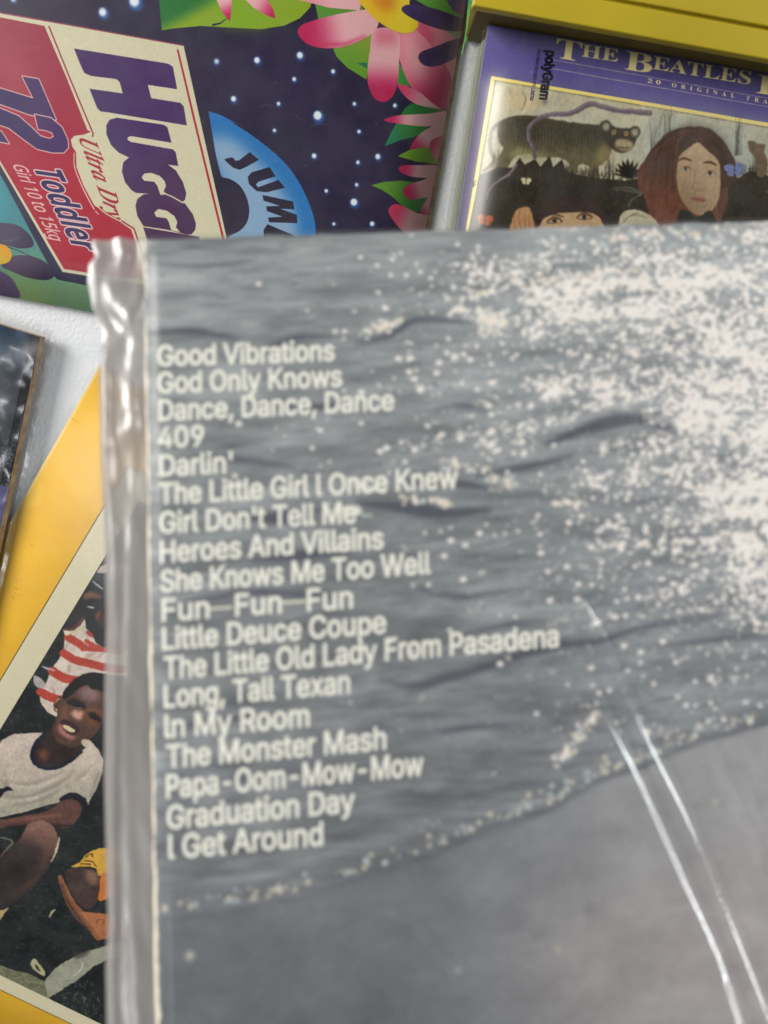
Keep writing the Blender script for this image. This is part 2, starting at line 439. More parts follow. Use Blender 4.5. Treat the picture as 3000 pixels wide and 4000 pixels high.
# ------------------------------------------------------------------ ink on the starry pack cover
zH = .0045
c_br = np.array
PH = None
def make_pack_plane():
    A, U = line_plane((0, 1154), (371, 1222), zH)
    B, V = line_plane((1804, 120), (1671, 904), zH)
    V = V - U*(V@U); V /= np.linalg.norm(V)
    t = np.linalg.solve(np.array([[U[0], -V[0]], [U[1], -V[1]]]), (B-A)[:2])
    C = A + U*t[0]
    return Plane(C - U*.315 - V*.315, U, V, .315, .315)
PH = make_pack_plane()
def paint_pack():
    c = Canvas(PH, 1500, (36, 28, 58))
    H, W = c.H, c.W
    n = vnoise(H, W, 200, 200, 3, 3)[..., None]-.5
    c.a += n*np.array([14, 10, 22])
    G1, G2, GT = (52, 110, 34), (128, 156, 34), (30, 110, 80)
    PK, PK2, CR = (214, 120, 140), (226, 170, 175), (184, 24, 82)
    # corner meadow, bottom left
    c.poly(mA([(-900, 200), (0, 1130), (372, 1788), (640, 1840), (1400, 1990), (1400, 2400), (-900, 2400)]), (58, 130, 140), grad=(mA([(100, 1350)])[0], mA([(250, 1950)])[0], (112, 150, 112)), noise=5)
    c.poly(mA([(-60, 1100), (40, 1330), (-60, 1480), (-400, 1300)]), (70, 165, 185), alpha=.6, soft=18)
    c.poly(mA([(-900, 1700), (150, 1780), (330, 1900), (200, 2300), (-900, 2300)]), (140, 165, 90), alpha=.6, soft=22)
    DP = (48, 34, 64)
    c.poly(mA([(-120, 1455), (80, 1450), (170, 1500), (215, 1560), (210, 1600), (130, 1610), (40, 1590), (-120, 1570)]), DP, sm=True, grad=(mA([(200, 1600)])[0], mA([(60, 1520)])[0], (70, 60, 85)))
    c.poly(mA([(10, 1720), (80, 1662), (180, 1655), (280, 1690), (345, 1750), (350, 1790), (300, 1815), (180, 1800), (80, 1760)]), DP, sm=True, grad=(mA([(340, 1800)])[0], mA([(60, 1700)])[0], (82, 66, 92)))
    c.poly(mA([(-160, 1720), (-40, 1740), (60, 1790), (110, 1860), (130, 1925), (60, 1925), (-60, 1880)]), (92, 76, 108), sm=True)
    c.line(mA([(-100, 1560), (20, 1590), (120, 1625), (210, 1665)]), [5, 3, 2], (30, 26, 36), sm=True)
    c.line(mA([(20, 1560), (90, 1555), (130, 1535)]), [3, 2], (110, 110, 130), sm=True, alpha=.6)
    c.poly(mA([(-160, 1570), (0, 1580), (60, 1610), (75, 1660), (50, 1700), (-20, 1712), (-160, 1690)]), (222, 150, 34), sm=True, grad=(mA([(60, 1600)])[0], mA([(0, 1700)])[0], (216, 180, 50)))
    # stars
    for x, y, r in [(172, 390, 22), (450, 358, 24), (413, 513, 15), (665, 462, 16), (20, 640, 20), (312, 672, 14), (565, 748, 32), (803, 672, 14), (1066, 683, 15), (285, 845, 13), (833, 852, 14), (542, 1010, 18), (955, 1014, 20), (826, 1052, 14), (818, 1197, 13), (621, 1237, 13), (800, 1310, 26), (670, 1451, 12), (918, 1450, 17)]:
        p = mB([(x+r*.2, y+r*.3)])[0]; q = mB([(x, y)])[0]
        c.dot(p, r*.78, (52, 100, 170), soft=3.4, alpha=.8); c.dot(q, r*.52, (222, 232, 236), soft=1.4)
    for x, y, r in [(870, 8, 34), (665, 78, 26), (1403, 397, 15), (85, -6, 16), (-300, -300, 30)]:
        p = mA([(x+r*.3, y+r*.4)])[0]; q = mA([(x, y)])[0]
        c.dot(p, r*.9, (52, 100, 170), soft=3.4, alpha=.8); c.dot(q, r*.6, (222, 232, 236), soft=2)
    # leaves and petals along the top and the right
    c.poly(mA([(1030, -300), (1030, 0), (1048, 196), (1120, 184), (1300, 168), (1659, 188)]) + mB([(200, 190), (350, 166), (450, 118), (515, 50), (545, -40), (540, -300)]), (30, 108, 44), grad=(mB([(-250, 10)])[0], mB([(-200, 120)])[0], (132, 160, 30)))
    c.poly(mB([(-100, -60), (20, -60), (190, 80), (280, 170), (60, 185), (-60, 160)]), (120, 165, 34), alpha=.6, soft=16)
    c.line(mA([(1380, 162), (1430, 150), (1470, 118)]), [8, 5, 2], (28, 30, 56))
    c.poly(mA([(1385, -120), (1405, 0), (1440, 80), (1490, 140), (1500, 60), (1510, -120)]), PK2, grad=(mA([(1440, 0)])[0], mA([(1485, 120)])[0], CR))
    c.poly(mB([(60, -120), (100, 0), (150, 50), (230, 98), (291, 120), (278, 60), (240, 0), (200, -120)]), PK2, grad=(mB([(150, 0)])[0], mB([(285, 118)])[0], CR))
    c.poly(mB([(545, -150), (552, 40), (572, 130), (700, 110), (860, 60), (820, -150)]), (84, 140, 44))
    c.poly(mB([(665, 318), (690, 370), (760, 440), (880, 515), (900, 430), (945, 200), (860, 220)]), G2, grad=(mB([(940, 230)])[0], mB([(800, 470)])[0], (96, 150, 36)))
    c.poly(mB([(820, 408), (886, 405), (886, 445)]), GT)
    c.poly(mB([(1080, 380), (1110, 440), (1165, 562), (1080, 540)]), (60, 138, 50))
    c.poly(mB([(1100, -150), (1200, 0), (1270, 40), (1400, 90), (1500, 130), (1520, -150)]), (88, 150, 50))
    c.poly(mB([(420, -100), (450, 0), (640, 50), (835, 68), (880, -100)]), (220, 140, 150), grad=(mB([(470, 0)])[0], mB([(700, 30)])[0], PK2))
    c.poly(mB([(1180, 130), (1300, 90), (1400, 130), (1490, 190), (1520, 300), (1480, 420), (1420, 640), (1330, 480), (1240, 330), (1170, 220)]), PK, sm=True, grad=(mB([(1220, 160)])[0], mB([(1440, 420)])[0], (230, 150, 160)))
    c.poly(mB([(1200, 130), (1260, 120), (1330, 250), (1300, 330), (1230, 260)]), (196, 60, 100), alpha=.7, soft=8)
    c.poly(mB([(1480, 60), (1400, 200), (1480, 250), (1560, 200)]), (70, 150, 90), alpha=.8, soft=3)
    c.poly(mB([(1070, 200), (1086, 340), (1120, 460), (1180, 580), (1260, 670), (1350, 720), (1440, 640), (1425, 480), (1330, 330), (1220, 210), (1140, 170)]), (222, 130, 146), sm=True, grad=(mB([(1180, 400)])[0], mB([(1330, 690)])[0], CR))
    c.poly(mB([(1120, 220), (1180, 240), (1250, 400), (1280, 520), (1210, 500), (1140, 380)]), (234, 186, 186), alpha=.55, soft=12)
    c.poly(mB([(935, 190), (905, 320), (890, 450), (892, 545), (930, 632), (985, 661), (1040, 636), (1078, 560), (1092, 420), (1088, 210)]), PK2, sm=True, grad=(mB([(990, 380)])[0], mB([(985, 600)])[0], CR))
    c.poly(mB([(940, 180), (1080, 190), (1080, 290), (930, 290)]), (206, 84, 112), alpha=.6, soft=9)
    c.poly(mB([(438, 220), (455, 168), (520, 138), (640, 105), (760, 80), (900, 60), (960, 90), (950, 180), (900, 230), (820, 272), (720, 305), (600, 312), (500, 285)]), PK2, sm=True, grad=(mB([(760, 170)])[0], mB([(500, 230)])[0], CR))
    c.poly(mB([(560, 296), (740, 300), (880, 242), (880, 225), (740, 275), (560, 280)]), (196, 40, 86), alpha=.7, soft=3)
    c.poly(mB([(800, -120), (830, 0), (880, 65), (960, 142), (1060, 200), (1150, 216), (1208, 185), (1215, 130), (1190, 80), (1160, 20), (1160, -120)]), (226, 186, 26), sm=True, grad=(mB([(900, 80)])[0], mB([(1180, 120)])[0], (220, 196, 40)))
    c.poly(mB([(900, -40), (950, 50), (1040, 80), (1080, 20), (1060, -40)]), (206, 116, 20), alpha=.8, soft=10)
    c.line(mB([(960, 140), (1060, 200), (1150, 216), (1208, 185)]), 3, (150, 110, 30), sm=True, alpha=.4)
    T1 = (56, 40, 84)
    c.poly(mB([(1108, 60), (1140, 32), (1230, 34), (1340, 60), (1440, 96), (1520, 130), (1520, 195), (1420, 200), (1320, 178), (1220, 140), (1140, 96)]), T1, sm=True)
    c.poly(mB([(1218, 372), (1240, 334), (1330, 300), (1430, 262), (1500, 250), (1480, 350), (1400, 405), (1310, 432), (1245, 415)]), T1, sm=True, grad=(mB([(1260, 380)])[0], mB([(1460, 300)])[0], (80, 56, 96)))
    c.poly(mB([(1385, -100), (1400, 0), (1440, 66), (1530, 120), (1540, -100)]), (78, 62, 112))
    c.poly(mB([(1082, 548), (1130, 552), (1230, 600), (1300, 660), (1360, 712), (1260, 700), (1170, 655), (1120, 610)]), PK2, sm=True, grad=(mB([(1280, 660)])[0], mB([(1100, 560)])[0], (206, 60, 100)))
    c.poly(mB([(1100, 750), (1130, 700), (1175, 668), (1260, 690), (1380, 712), (1300, 745)]), (40, 120, 50))
    c.poly(mB([(1075, 800), (1040, 860), (1000, 947), (1110, 905), (1220, 880), (1290, 815)]), (34, 118, 78), grad=(mB([(1040, 920)])[0], mB([(1200, 820)])[0], (50, 130, 50)))
    c.poly(mB([(998, 782), (1060, 752), (1160, 742), (1290, 735), (1420, 718), (1410, 800), (1280, 818), (1140, 808)]), PK2, sm=True, grad=(mB([(1160, 775)])[0], mB([(1030, 780)])[0], CR))
    c.poly(mB([(1410, 770), (1300, 820), (1215, 880), (1165, 968), (1250, 968), (1330, 935), (1420, 850)]), PK2, sm=True, grad=(mB([(1270, 880)])[0], mB([(1190, 960)])[0], CR))
    c.poly(mB([(1085, 1012), (1150, 975), (1240, 955), (1310, 965), (1350, 1065), (1200, 1045)]), (112, 160, 34))
    c.poly(mB([(1292, 940), (1312, 902), (1400, 880), (1395, 980), (1345, 1045), (1310, 1000)]), (196, 40, 90), sm=True, grad=(mB([(1310, 930)])[0], mB([(1370, 990)])[0], (222, 130, 150)))
    c.poly(mB([(1090, 1092), (1125, 1070), (1220, 1070), (1350, 1076), (1345, 1146), (1200, 1148), (1120, 1125)]), PK2, sm=True, grad=(mB([(1220, 1110)])[0], mB([(1120, 1095)])[0], CR))
    c.poly(mB([(912, 1200), (1000, 1178), (1110, 1170), (1200, 1180), (1300, 1230), (1235, 1372), (1150, 1368), (1050, 1275), (980, 1230)]), (90, 140, 34), grad=(mB([(1000, 1200)])[0], mB([(1260, 1340)])[0], (40, 120, 44)))
    c.poly(mB([(1118, 1242), (1150, 1198), (1230, 1172), (1330, 1145), (1320, 1258), (1240, 1285), (1160, 1290)]), PK2, sm=True, grad=(mB([(1250, 1220)])[0], mB([(1150, 1260)])[0], CR))
    c.poly(mB([(1222, 1412), (1245, 1335), (1290, 1270), (1350, 1200), (1330, 1380), (1290, 1425), (1250, 1430)]), PK2, sm=True, grad=(mB([(1290, 1310)])[0], mB([(1245, 1410)])[0], CR))
    c.poly(mB([(1025, 1372), (1050, 1328), (1100, 1328), (1200, 1375), (1330, 1440), (1330, 1700), (1180, 1560), (1080, 1460)]), PK2, sm=True, grad=(mB([(1180, 1440)])[0], mB([(1060, 1380)])[0], (200, 50, 94)))
    # badge
    bl = mA([(1350, 720), (1430, 745), (1550, 808)]) + mB([(0, 785), (100, 850), (200, 922), (330, 1032), (420, 1142), (490, 1270), (538, 1400), (553, 1500), (545, 1640), (480, 1780), (0, 1780)]) + mA([(1480, 1560), (1435, 1150), (1400, 1010)])
    bl = bl[:3]+[tuple(q) for q in smooth(bl[2:14], 5, False)][5:-5]+bl[13:]
    c.poly(bl, (34, 112, 178))
    c.poly(mA([(1300, 900), (1460, 880), (1560, 930)]) + mB([(0, 880), (90, 960), (200, 1060), (300, 1180), (400, 1330), (440, 1480), (440, 1700), (-100, 1700)]) + mA([(1440, 1160)]), (142, 168, 196), alpha=.9, soft=14)
    c.poly(mA([(1250, 700), (1350, 720), (1400, 1010), (1435, 1150), (1480, 1560), (1250, 1560)]), (36, 28, 50))
    DK = (34, 24, 50)
    c.poly(mA([(1400, 1145), (1445, 1150), (1500, 1165), (1560, 1210), (1602, 1290), (1615, 1370), (1600, 1440), (1560, 1490), (1500, 1522), (1400, 1560)]), DK, sm=True)
    c.poly(mB([(125, 985), (185, 1035), (100, 1082), (60, 1100), (20, 1088), (-20, 1055), (-40, 1032), (0, 1020), (18, 1022), (32, 1042), (58, 1038)]), DK)
    c.poly(mB([(255, 1082), (292, 1142), (180, 1178), (165, 1196), (178, 1214), (312, 1165), (353, 1216), (232, 1246), (170, 1238), (120, 1192), (112, 1145), (138, 1116)]), DK)
    c.poly(mB([(208, 1263), (405, 1305), (415, 1356), (322, 1352), (430, 1392), (433, 1446), (250, 1440), (245, 1410), (338, 1404), (236, 1367), (232, 1337), (322, 1334), (215, 1300)]), DK)
    c.poly(mB([(240, 1453), (400, 1520), (430, 1560), (220, 1560), (215, 1490)]), DK)
    # label
    CRM, RED = (206, 200, 170), (158, 20, 52)
    c.line(mA([(-500, -10), (-60, 72), (1190, 296)]), 7, (132, 50, 76))
    c.line(mA([(-60, 935), (385, 1778), (560, 1812), (1500, 1990)]), 46, (38, 30, 66))
    c.poly(mA([(-800, -60), (-60, 76), (1190, 298), (1560, 1950), (405, 1762), (-60, 965), (-800, -200)]), CRM, noise=3)
    c.line(mA([(1152, 325), (1260, 780), (1445, 1540), (1480, 1680)]), [8, 10], (168, 24, 44))
    c.poly(mA([(-800, -20), (-60, 100), (288, 168), (430, 500), (566, 842), (590, 855), (540, 872), (480, 880), (458, 905), (468, 950), (492, 985), (494, 1080), (540, 1200), (610, 1330), (690, 1382), (770, 1432), (850, 1488), (868, 1540), (930, 1800), (700, 1790), (415, 1742), (-60, 940), (-800, -100)]), (150, 40, 66), grad=(mA([(100, 300)])[0], mA([(300, 1300)])[0], (166, 10, 46)), noise=3)
    c.poly(mA([(-40, 250), (120, 300), (200, 520), (180, 700), (40, 560)]), (190, 90, 100), alpha=.28, soft=24)
    c.line(mA([(318, 172), (450, 500), (604, 866), (600, 884)]), 6, (150, 30, 56))
    c.line(mA([(780, 1426), (868, 1482), (888, 1540), (930, 1700)]), 6, (150, 30, 56))
    # 72
    PU = (62, 30, 92)
    seven = mA([(145, 495), (250, 513), (362, 775), (190, 742), (-60, 652), (-60, 556), (0, 572), (216, 638)])
    two = mA([(225, 742), (330, 765), (400, 825), (437, 905), (441, 955), (412, 988), (340, 988), (240, 965), (150, 900), (60, 830), (-60, 790), (-60, 690), (0, 702), (120, 752), (200, 822), (262, 882), (320, 900), (348, 885), (335, 857), (290, 842), (248, 836)])
    foot = mA([(-60, 845), (8, 852), (58, 930), (-60, 905)])
    for g in (seven, two, foot):
        c.line(g+[g[0]], 8, (214, 170, 168)); c.poly(g, PU, grad=(mA([(300, 700)])[0], mA([(0, 800)])[0], (44, 24, 86)))
    t, f = sans_b('Toddler')
    c.text(t, mA([(212, 1078)])[0], mA([(478, 1606)])[0], (.6028*172, .6028*24), (46, 26, 84), f, bold=1.5, outline=(5, (216, 186, 186)))
    c.text('Girl 10 to 15kg', mA([(78, 1062)])[0], mA([(326, 1550)])[0], (.6028*92, .6028*16), (220, 178, 172), MATH, bold=1.4)
    t, f = serif_it('Ultra Dry')
    c.text(t, mA([(508, 890)])[0], mA([(704, 1408)])[0], (.6028*118, .6028*28), (160, 30, 52), f, bold=.6, outline=(4.5, CRM))
    c.line(mA([(480, 990), (482, 1080), (528, 1200), (596, 1332), (640, 1388), (700, 1400)]), [3, 5, 3], (220, 190, 180), sm=True)
    c.line(mA([(700, 1400), (650, 1390), (618, 1358), (620, 1385), (670, 1400)]), [3, 4, 3], (160, 30, 52), sm=True)
    # word mark
    Hh = [(480, 315), (1090, 412), (1120, 432), (1148, 578), (958, 550), (980, 636), (1168, 666), (1190, 688), (1211, 813), (700, 728), (650, 722), (630, 700), (580, 575), (795, 605), (775, 530), (752, 512), (590, 492), (548, 474), (530, 440)]
    Uu = [(760, 763), (1060, 808), (1085, 825), (1112, 925), (850, 882), (826, 890), (828, 908), (850, 920), (1120, 968), (1138, 985), (1156, 1076), (1090, 1067), (840, 1022), (770, 990), (720, 940), (690, 870), (690, 810), (712, 775)]
    G_1 = [(840, 1018), (930, 1010), (1010, 1030), (1085, 1064), (1140, 1105), (1185, 1180), (1207, 1250), (1200, 1292), (1180, 1312), (1130, 1290), (1060, 1250), (1000, 1258), (880, 1250), (850, 1230), (810, 1180), (790, 1110), (800, 1050)]
    C_1 = [(935, 1172), (918, 1150), (935, 1125), (980, 1120), (1035, 1140), (1068, 1175), (1076, 1205), (1062, 1240), (1078, 1260), (1040, 1264), (1020, 1205), (1000, 1178)]
    G_2 = [(930, 1260), (890, 1290), (878, 1335), (890, 1400), (930, 1466), (1080, 1488), (1210, 1520), (1240, 1520), (1265, 1490), (1270, 1450), (1250, 1390), (1200, 1320), (1130, 1278), (1060, 1256), (1000, 1252)]
    C_2 = [(1012, 1405), (1000, 1378), (1025, 1355), (1080, 1365), (1130, 1400), (1150, 1440), (1140, 1472), (1168, 1505), (1110, 1494), (1095, 1440), (1080, 1415)]
    gr = (mA([(800, 900)])[0], mA([(1150, 1350)])[0], (70, 34, 76))
    for g in (Hh, Uu, G_1, G_2): c.poly(mA(g), PU, grad=gr)
    c.poly(mA(C_1), CRM); c.poly(mA(C_2), CRM)
    c.line(mA([(1065, 1252), (1130, 1282), (1185, 1314)]), 5, CRM)
    c.poly(mA([(928, 1472), (1290, 1535), (1330, 1700), (985, 1660)]), (70, 34, 76))
    # right border: painted film reflection over the spine strip, then a rubbed edge line
    a, b = mB([(1545, -60)])[0], mB([(1285, 1560)])[0]
    c.line([(a[0]-22, a[1]), (b[0]-22, b[1])], 30, (226, 168, 172), alpha=.38, soft=5)
    c.line([(a[0]-10, a[1]), (b[0]-10, b[1])], 7, (210, 200, 170), alpha=.6, soft=2)
    c.scuffs(70, 77, lo=.05, hi=.2)
    g = grain(H, W, 5)[..., None]
    c.a += g*9
    return c.image('starry_pack_print', gain=.80)

# ------------------------------------------------------------------ ink on the purple cover
zB = .032
def make_purple_plane():
    A, U = line_plane((1919, 297), (3000, 477), zB)
    e1, V = line_plane((1911, 99), (1783, 895), zB)
    V = np.array([U[1], -U[0], 0.0])
    C = on_table((1909, 96), zB)
    return Plane(C, U, V, .315, .315)
PB = make_purple_plane()
def paint_purple():
    c = Canvas(PB, 1400, (92, 85, 116))
    H, W = c.H, c.W
    yy = np.linspace(0, 1, H)[:, None, None]
    c.a = c.a*(1-np.exp(-yy*14)*.0) + np.exp(-((yy-.045)/.05)**2)*np.array([-8, -8, 18])
    c.a += (vnoise(H, W, 90, 120, 3, 8)[..., None]-.5)*np.array([14, 12, 16])
    YF = (218, 198, 112)
    # painted scene
    fr = mC([(188, 432), (1659, 684), (3200, 948), (3000, 2600), (-190, 2600), (48, 1270)])
    c.poly(mC([(165, 410), (1659, 662), (3300, 942), (3100, 2700), (-215, 2700)]), YF)
    c.poly(mC([(182, 430), (1659, 683), (3200, 948), (3000, 2620), (-180, 2600)]), (92, 84, 60))
    c.poly(mC([(190, 437), (1659, 689), (3190, 955), (3000, 2600), (-170, 2600)]), (172, 164, 138))
    c.poly(mC([(300, 600), (900, 640), (900, 860), (250, 850)]), (170, 176, 160), alpha=.7, soft=30)
    c.poly(mC([(1000, 600), (1659, 730), (1659, 950), (950, 950)]), (160, 172, 168), alpha=.7, soft=26)
    for x, y, r in [(290, 520, 55), (340, 570, 45), (410, 550, 40)]: c.dot(mC([(x, y)])[0], r*.7, (196, 172, 124), alpha=.55, soft=8)
    for x, y in [(265, 488), (458, 557)]: c.dot(mC([(x, y)])[0], 11, (130, 128, 118), alpha=.9, soft=3)
    c.line(mC([(325, 600), (345, 560), (348, 520), (330, 500)]), [2, 3, 1.5], (80, 74, 60), sm=True)
    # grasses
    r = np.random.RandomState(4)
    for bx, by, n, hgt, sp in [(1100, 700, 7, 130, 60), (1040, 800, 6, 160, 30), (1490, 800, 9, 180, 60), (800, 960, 14, 110, 60), (190, 900, 9, 90, 30), (1580, 940, 10, 90, 40)]:
        for i in range(n):
            x = bx+(r.rand()-.5)*sp; q = (r.rand()-.3)*50
            c.line(mC([(x, by+40), (x+q*.3, by-hgt*.5), (x+q, by-hgt*(.6+.5*r.rand()))]), [2.6, 1.8, .8], (56, 56, 44), sm=True, alpha=.75)
    # beast on the left (a plain dark big cat)
    BD = (62, 56, 38)
    c.line(mC([(225, 660), (170, 700), (160, 800), (180, 870), (120, 925)]), [16, 15, 17, 15, 7], (96, 90, 58), sm=True)
    c.poly(mC([(205, 760), (200, 690), (240, 640), (330, 622), (440, 632), (600, 660), (740, 676), (800, 690), (820, 760), (800, 850), (760, 890), (745, 900), (748, 960), (700, 965), (690, 900), (640, 890), (620, 950), (575, 945), (580, 880), (520, 850), (420, 850), (350, 830), (290, 850), (245, 910), (200, 915), (205, 850), (230, 800)]), BD, sm=True, grad=(mC([(500, 660)])[0], mC([(480, 860)])[0], (86, 80, 54)), noise=9, seed=3)
    for i in range(26):
        x = 300+i*18; c.line(mC([(x, 640+i*1.4), (x+12, 730), (x+2, 790+(i % 4)*14)]), [2, 5, 1.5], (34, 30, 22), sm=True, alpha=.7)
    for i in range(120):
        x, y = 230+r.rand()*560, 660+r.rand()*190
        c.line(mC([(x, y), (x+8, y+10+r.rand()*14)]), 1.3, (120, 112, 74) if r.rand() < .5 else (40, 34, 26), alpha=.35)
    c.poly(mC([(240, 830), (330, 795), (430, 830), (520, 850), (460, 862), (300, 856)]), (140, 138, 96), alpha=.7, soft=5)
    c.poly(mC([(750, 680), (765, 660), (800, 668), (850, 690), (915, 694), (945, 700), (950, 745), (925, 800), (880, 825), (830, 815), (785, 770)]), (52, 46, 34), sm=True, noise=8)
    for x, y in [(782, 682), (938, 715)]:
        c.dot(mC([(x, y)])[0], 24, (60, 52, 38)); c.dot(mC([(x+2, y+2)])[0], 15, (150, 146, 126), soft=2)
    c.poly(mC([(835, 760), (880, 752), (930, 772), (915, 808), (870, 815), (838, 795)]), (150, 138, 106), sm=True, soft=2)
    for x, y in [(826, 714), (892, 722)]: c.dot(mC([(x, y)])[0], 9, (170, 140, 90)); c.dot(mC([(x, y)])[0], 4, (24, 20, 16))
    c.line(mC([(850, 795), (880, 800), (905, 796)]), 3, (40, 26, 20), sm=True)
    c.poly(mC([(745, 780), (790, 790), (830, 830), (790, 880), (720, 890)]), (140, 126, 84), alpha=.65, soft=6)
    # dark earth
    c.poly(mC([(100, 945), (200, 905), (280, 905), (320, 850), (345, 890), (400, 860), (430, 900), (480, 840), (500, 905), (545, 860), (575, 930), (640, 945), (760, 965), (900, 975), (1000, 960), (1100, 940), (1500, 960), (1560, 925), (1620, 930), (1700, 960), (3200, 1150), (3000, 2600), (-160, 2600), (30, 1300)]), (44, 38, 28), noise=7, seed=5)
    for i in range(90):
        x, y = 80+r.rand()*1560, 985+r.rand()*230
        c.line(mC([(x, y), (x+26+r.rand()*40, y-6+r.rand()*22)]), [1, 4, 1], (74, 64, 46) if r.rand() < .5 else (24, 20, 16), alpha=.4)
    for i in range(420):                                     # blades and leaves standing along the dark bank
        x = 60+r.rand()*1600; y = 915+60*r.rand()+(40 if x < 300 else 0); hh = 14+34*r.rand()**2; q_ = (r.rand()-.5)*26
        c.line(mC([(x, y+14), (x+q_*.3, y-hh*.5), (x+q_, y-hh)]), [3.4, 2, .6], (38, 34, 24) if r.rand() < .7 else (66, 60, 42), sm=True, alpha=.9)
    for i in range(260):
        x = 60+r.rand()*1600; y = 990+r.rand()*240; an = r.rand()*3.1; L = 10+r.rand()*22
        c.line(mC([(x, y), (x+L*.5*math.cos(an), y-L*.5*math.sin(an)), (x+L*math.cos(an+.3), y-L*math.sin(an+.3))]), [.8, 4, .8], (70, 70, 50) if r.rand() < .5 else (20, 18, 14), sm=True, alpha=.45)
    for a in range(9):
        an = -2.9+a*.32
        c.poly(mC([(905+10*math.cos(an+1.6), 968), (905+72*math.cos(an)*.6+16*math.cos(an+1.6), 960+72*math.sin(an)*.7+10*math.sin(an+1.6)), (905+95*math.cos(an), 962+105*math.sin(an)), (905+60*math.cos(an)-12*math.cos(an+1.6), 960+62*math.sin(an))]), (30, 26, 18))
    # branch
    c.line(mC([(1022, 612), (940, 605), (850, 598), (770, 578), (700, 562), (640, 590), (580, 616), (500, 616), (420, 640), (375, 680), (365, 740), (390, 800), (400, 850)]), [20, 17, 20, 16, 18, 15], (92, 80, 86), sm=True)
    c.line(mC([(1022, 606), (940, 599), (850, 592), (770, 573), (700, 557), (640, 584), (580, 610), (500, 610), (420, 634), (371, 680), (361, 740), (388, 800)]), 4, (140, 126, 134), sm=True, alpha=.7)
    c.line(mC([(300, 890), (255, 945), (190, 985), (150, 1030), (140, 1075)]), [9, 11, 9, 7, 3], (112, 98, 100), sm=True)
    c.line(mC([(1022, 600), (1022, 790)]), 1.4, (110, 100, 84), alpha=.6)
    # portrait: a long-haired sitter, plain stand-in
    c.poly(mC([(1210, 688), (1290, 684), (1370, 712), (1430, 780), (1480, 870), (1490, 950), (1450, 1010), (1440, 1090), (1400, 1200), (1380, 1300), (1050, 1300), (1020, 1180), (1000, 1090), (960, 1010), (955, 930), (1000, 850), (1060, 770), (1130, 710)]), (70, 50, 38), sm=True, grad=(mC([(1180, 820)])[0], mC([(1060, 1120)])[0], (104, 62, 46)), noise=8)
    c.poly(mC([(1200, 684), (1290, 684), (1370, 712), (1440, 790), (1490, 940), (1450, 1010), (1390, 860), (1290, 760), (1180, 840), (1120, 960), (1040, 900), (1080, 770)]), (62, 46, 36), sm=True, alpha=.7, soft=10)
    for i in range(150):
        t = r.rand(); x0 = 1230+(r.rand()-.5)*30; s_ = -1 if r.rand() < .62 else 1
        x2 = x0+s_*(60+200*t); y2 = 880+r.rand()*300
        c.line(mC([(x0, 700+t*20), (x0+s_*(50+150*t), 760+60*t), (x2, y2)]), [1, 2.4, 1], (120, 76, 56) if r.rand() < .4 else (44, 32, 26), sm=True, alpha=.4)
    SK = (168, 146, 116)
    c.poly(mC([(1180, 850), (1230, 800), (1282, 770), (1330, 810), (1390, 870), (1402, 960), (1398, 1050), (1370, 1120), (1320, 1158), (1270, 1158), (1220, 1120), (1180, 1050), (1165, 950)]), SK, sm=True, grad=(mC([(1380, 900)])[0], mC([(1200, 1120)])[0], (140, 116, 88)), noise=4)
    c.poly(mC([(1190, 905), (1245, 893), (1240, 935), (1195, 940)]), (150, 122, 96), alpha=.5, soft=5)
    c.poly(mC([(1305, 915), (1375, 925), (1372, 965), (1318, 958)]), (150, 122, 96), alpha=.5, soft=5)
    for ex, ey in [(1216, 912), (1345, 935)]:
        c.poly(mC([(ex-26, ey+4), (ex-8, ey-10), (ex+14, ey-8), (ex+28, ey+6), (ex+8, ey+10), (ex-12, ey+10)]), (160, 150, 128), sm=True)
        c.dot(mC([(ex, ey)])[0], 7, (62, 56, 48)); c.dot(mC([(ex, ey)])[0], 3, (20, 18, 16))
        c.line(mC([(ex-28, ey+3), (ex-8, ey-11), (ex+14, ey-9), (ex+29, ey+6)]), [2, 4, 2], (84, 56, 40), sm=True)
    c.line(mC([(1175, 868), (1205, 855), (1245, 868)]), [4, 9, 5], (74, 46, 34), sm=True); c.line(mC([(1312, 880), (1345, 876), (1382, 892)]), [5, 9, 4], (74, 46, 34), sm=True)
    c.line(mC([(1268, 910), (1262, 980), (1252, 1015), (1275, 1030), (1312, 1022)]), [2, 3, 4, 4, 2], (128, 92, 70), sm=True, alpha=.8)
    c.poly(mC([(1245, 1072), (1275, 1062), (1300, 1066), (1325, 1078), (1300, 1092), (1268, 1088)]), (146, 92, 78), sm=True)
    c.line(mC([(1242, 1073), (1285, 1078), (1328, 1080)]), 2.4, (90, 50, 44), sm=True)
    c.poly(mC([(1190, 1130), (1280, 1170), (1350, 1140), (1380, 1260), (1180, 1260)]), (40, 40, 32), sm=True)
    # second sitter, cropped
    c.poly(mC([(400, 1130), (450, 1080), (560, 1060), (680, 1080), (760, 1120), (800, 1300), (360, 1300)]), (50, 36, 28), sm=True, noise=6)
    c.poly(mC([(440, 1190), (500, 1155), (600, 1148), (700, 1150), (760, 1190), (770, 1300), (430, 1300)]), (180, 150, 112), sm=True, noise=4)
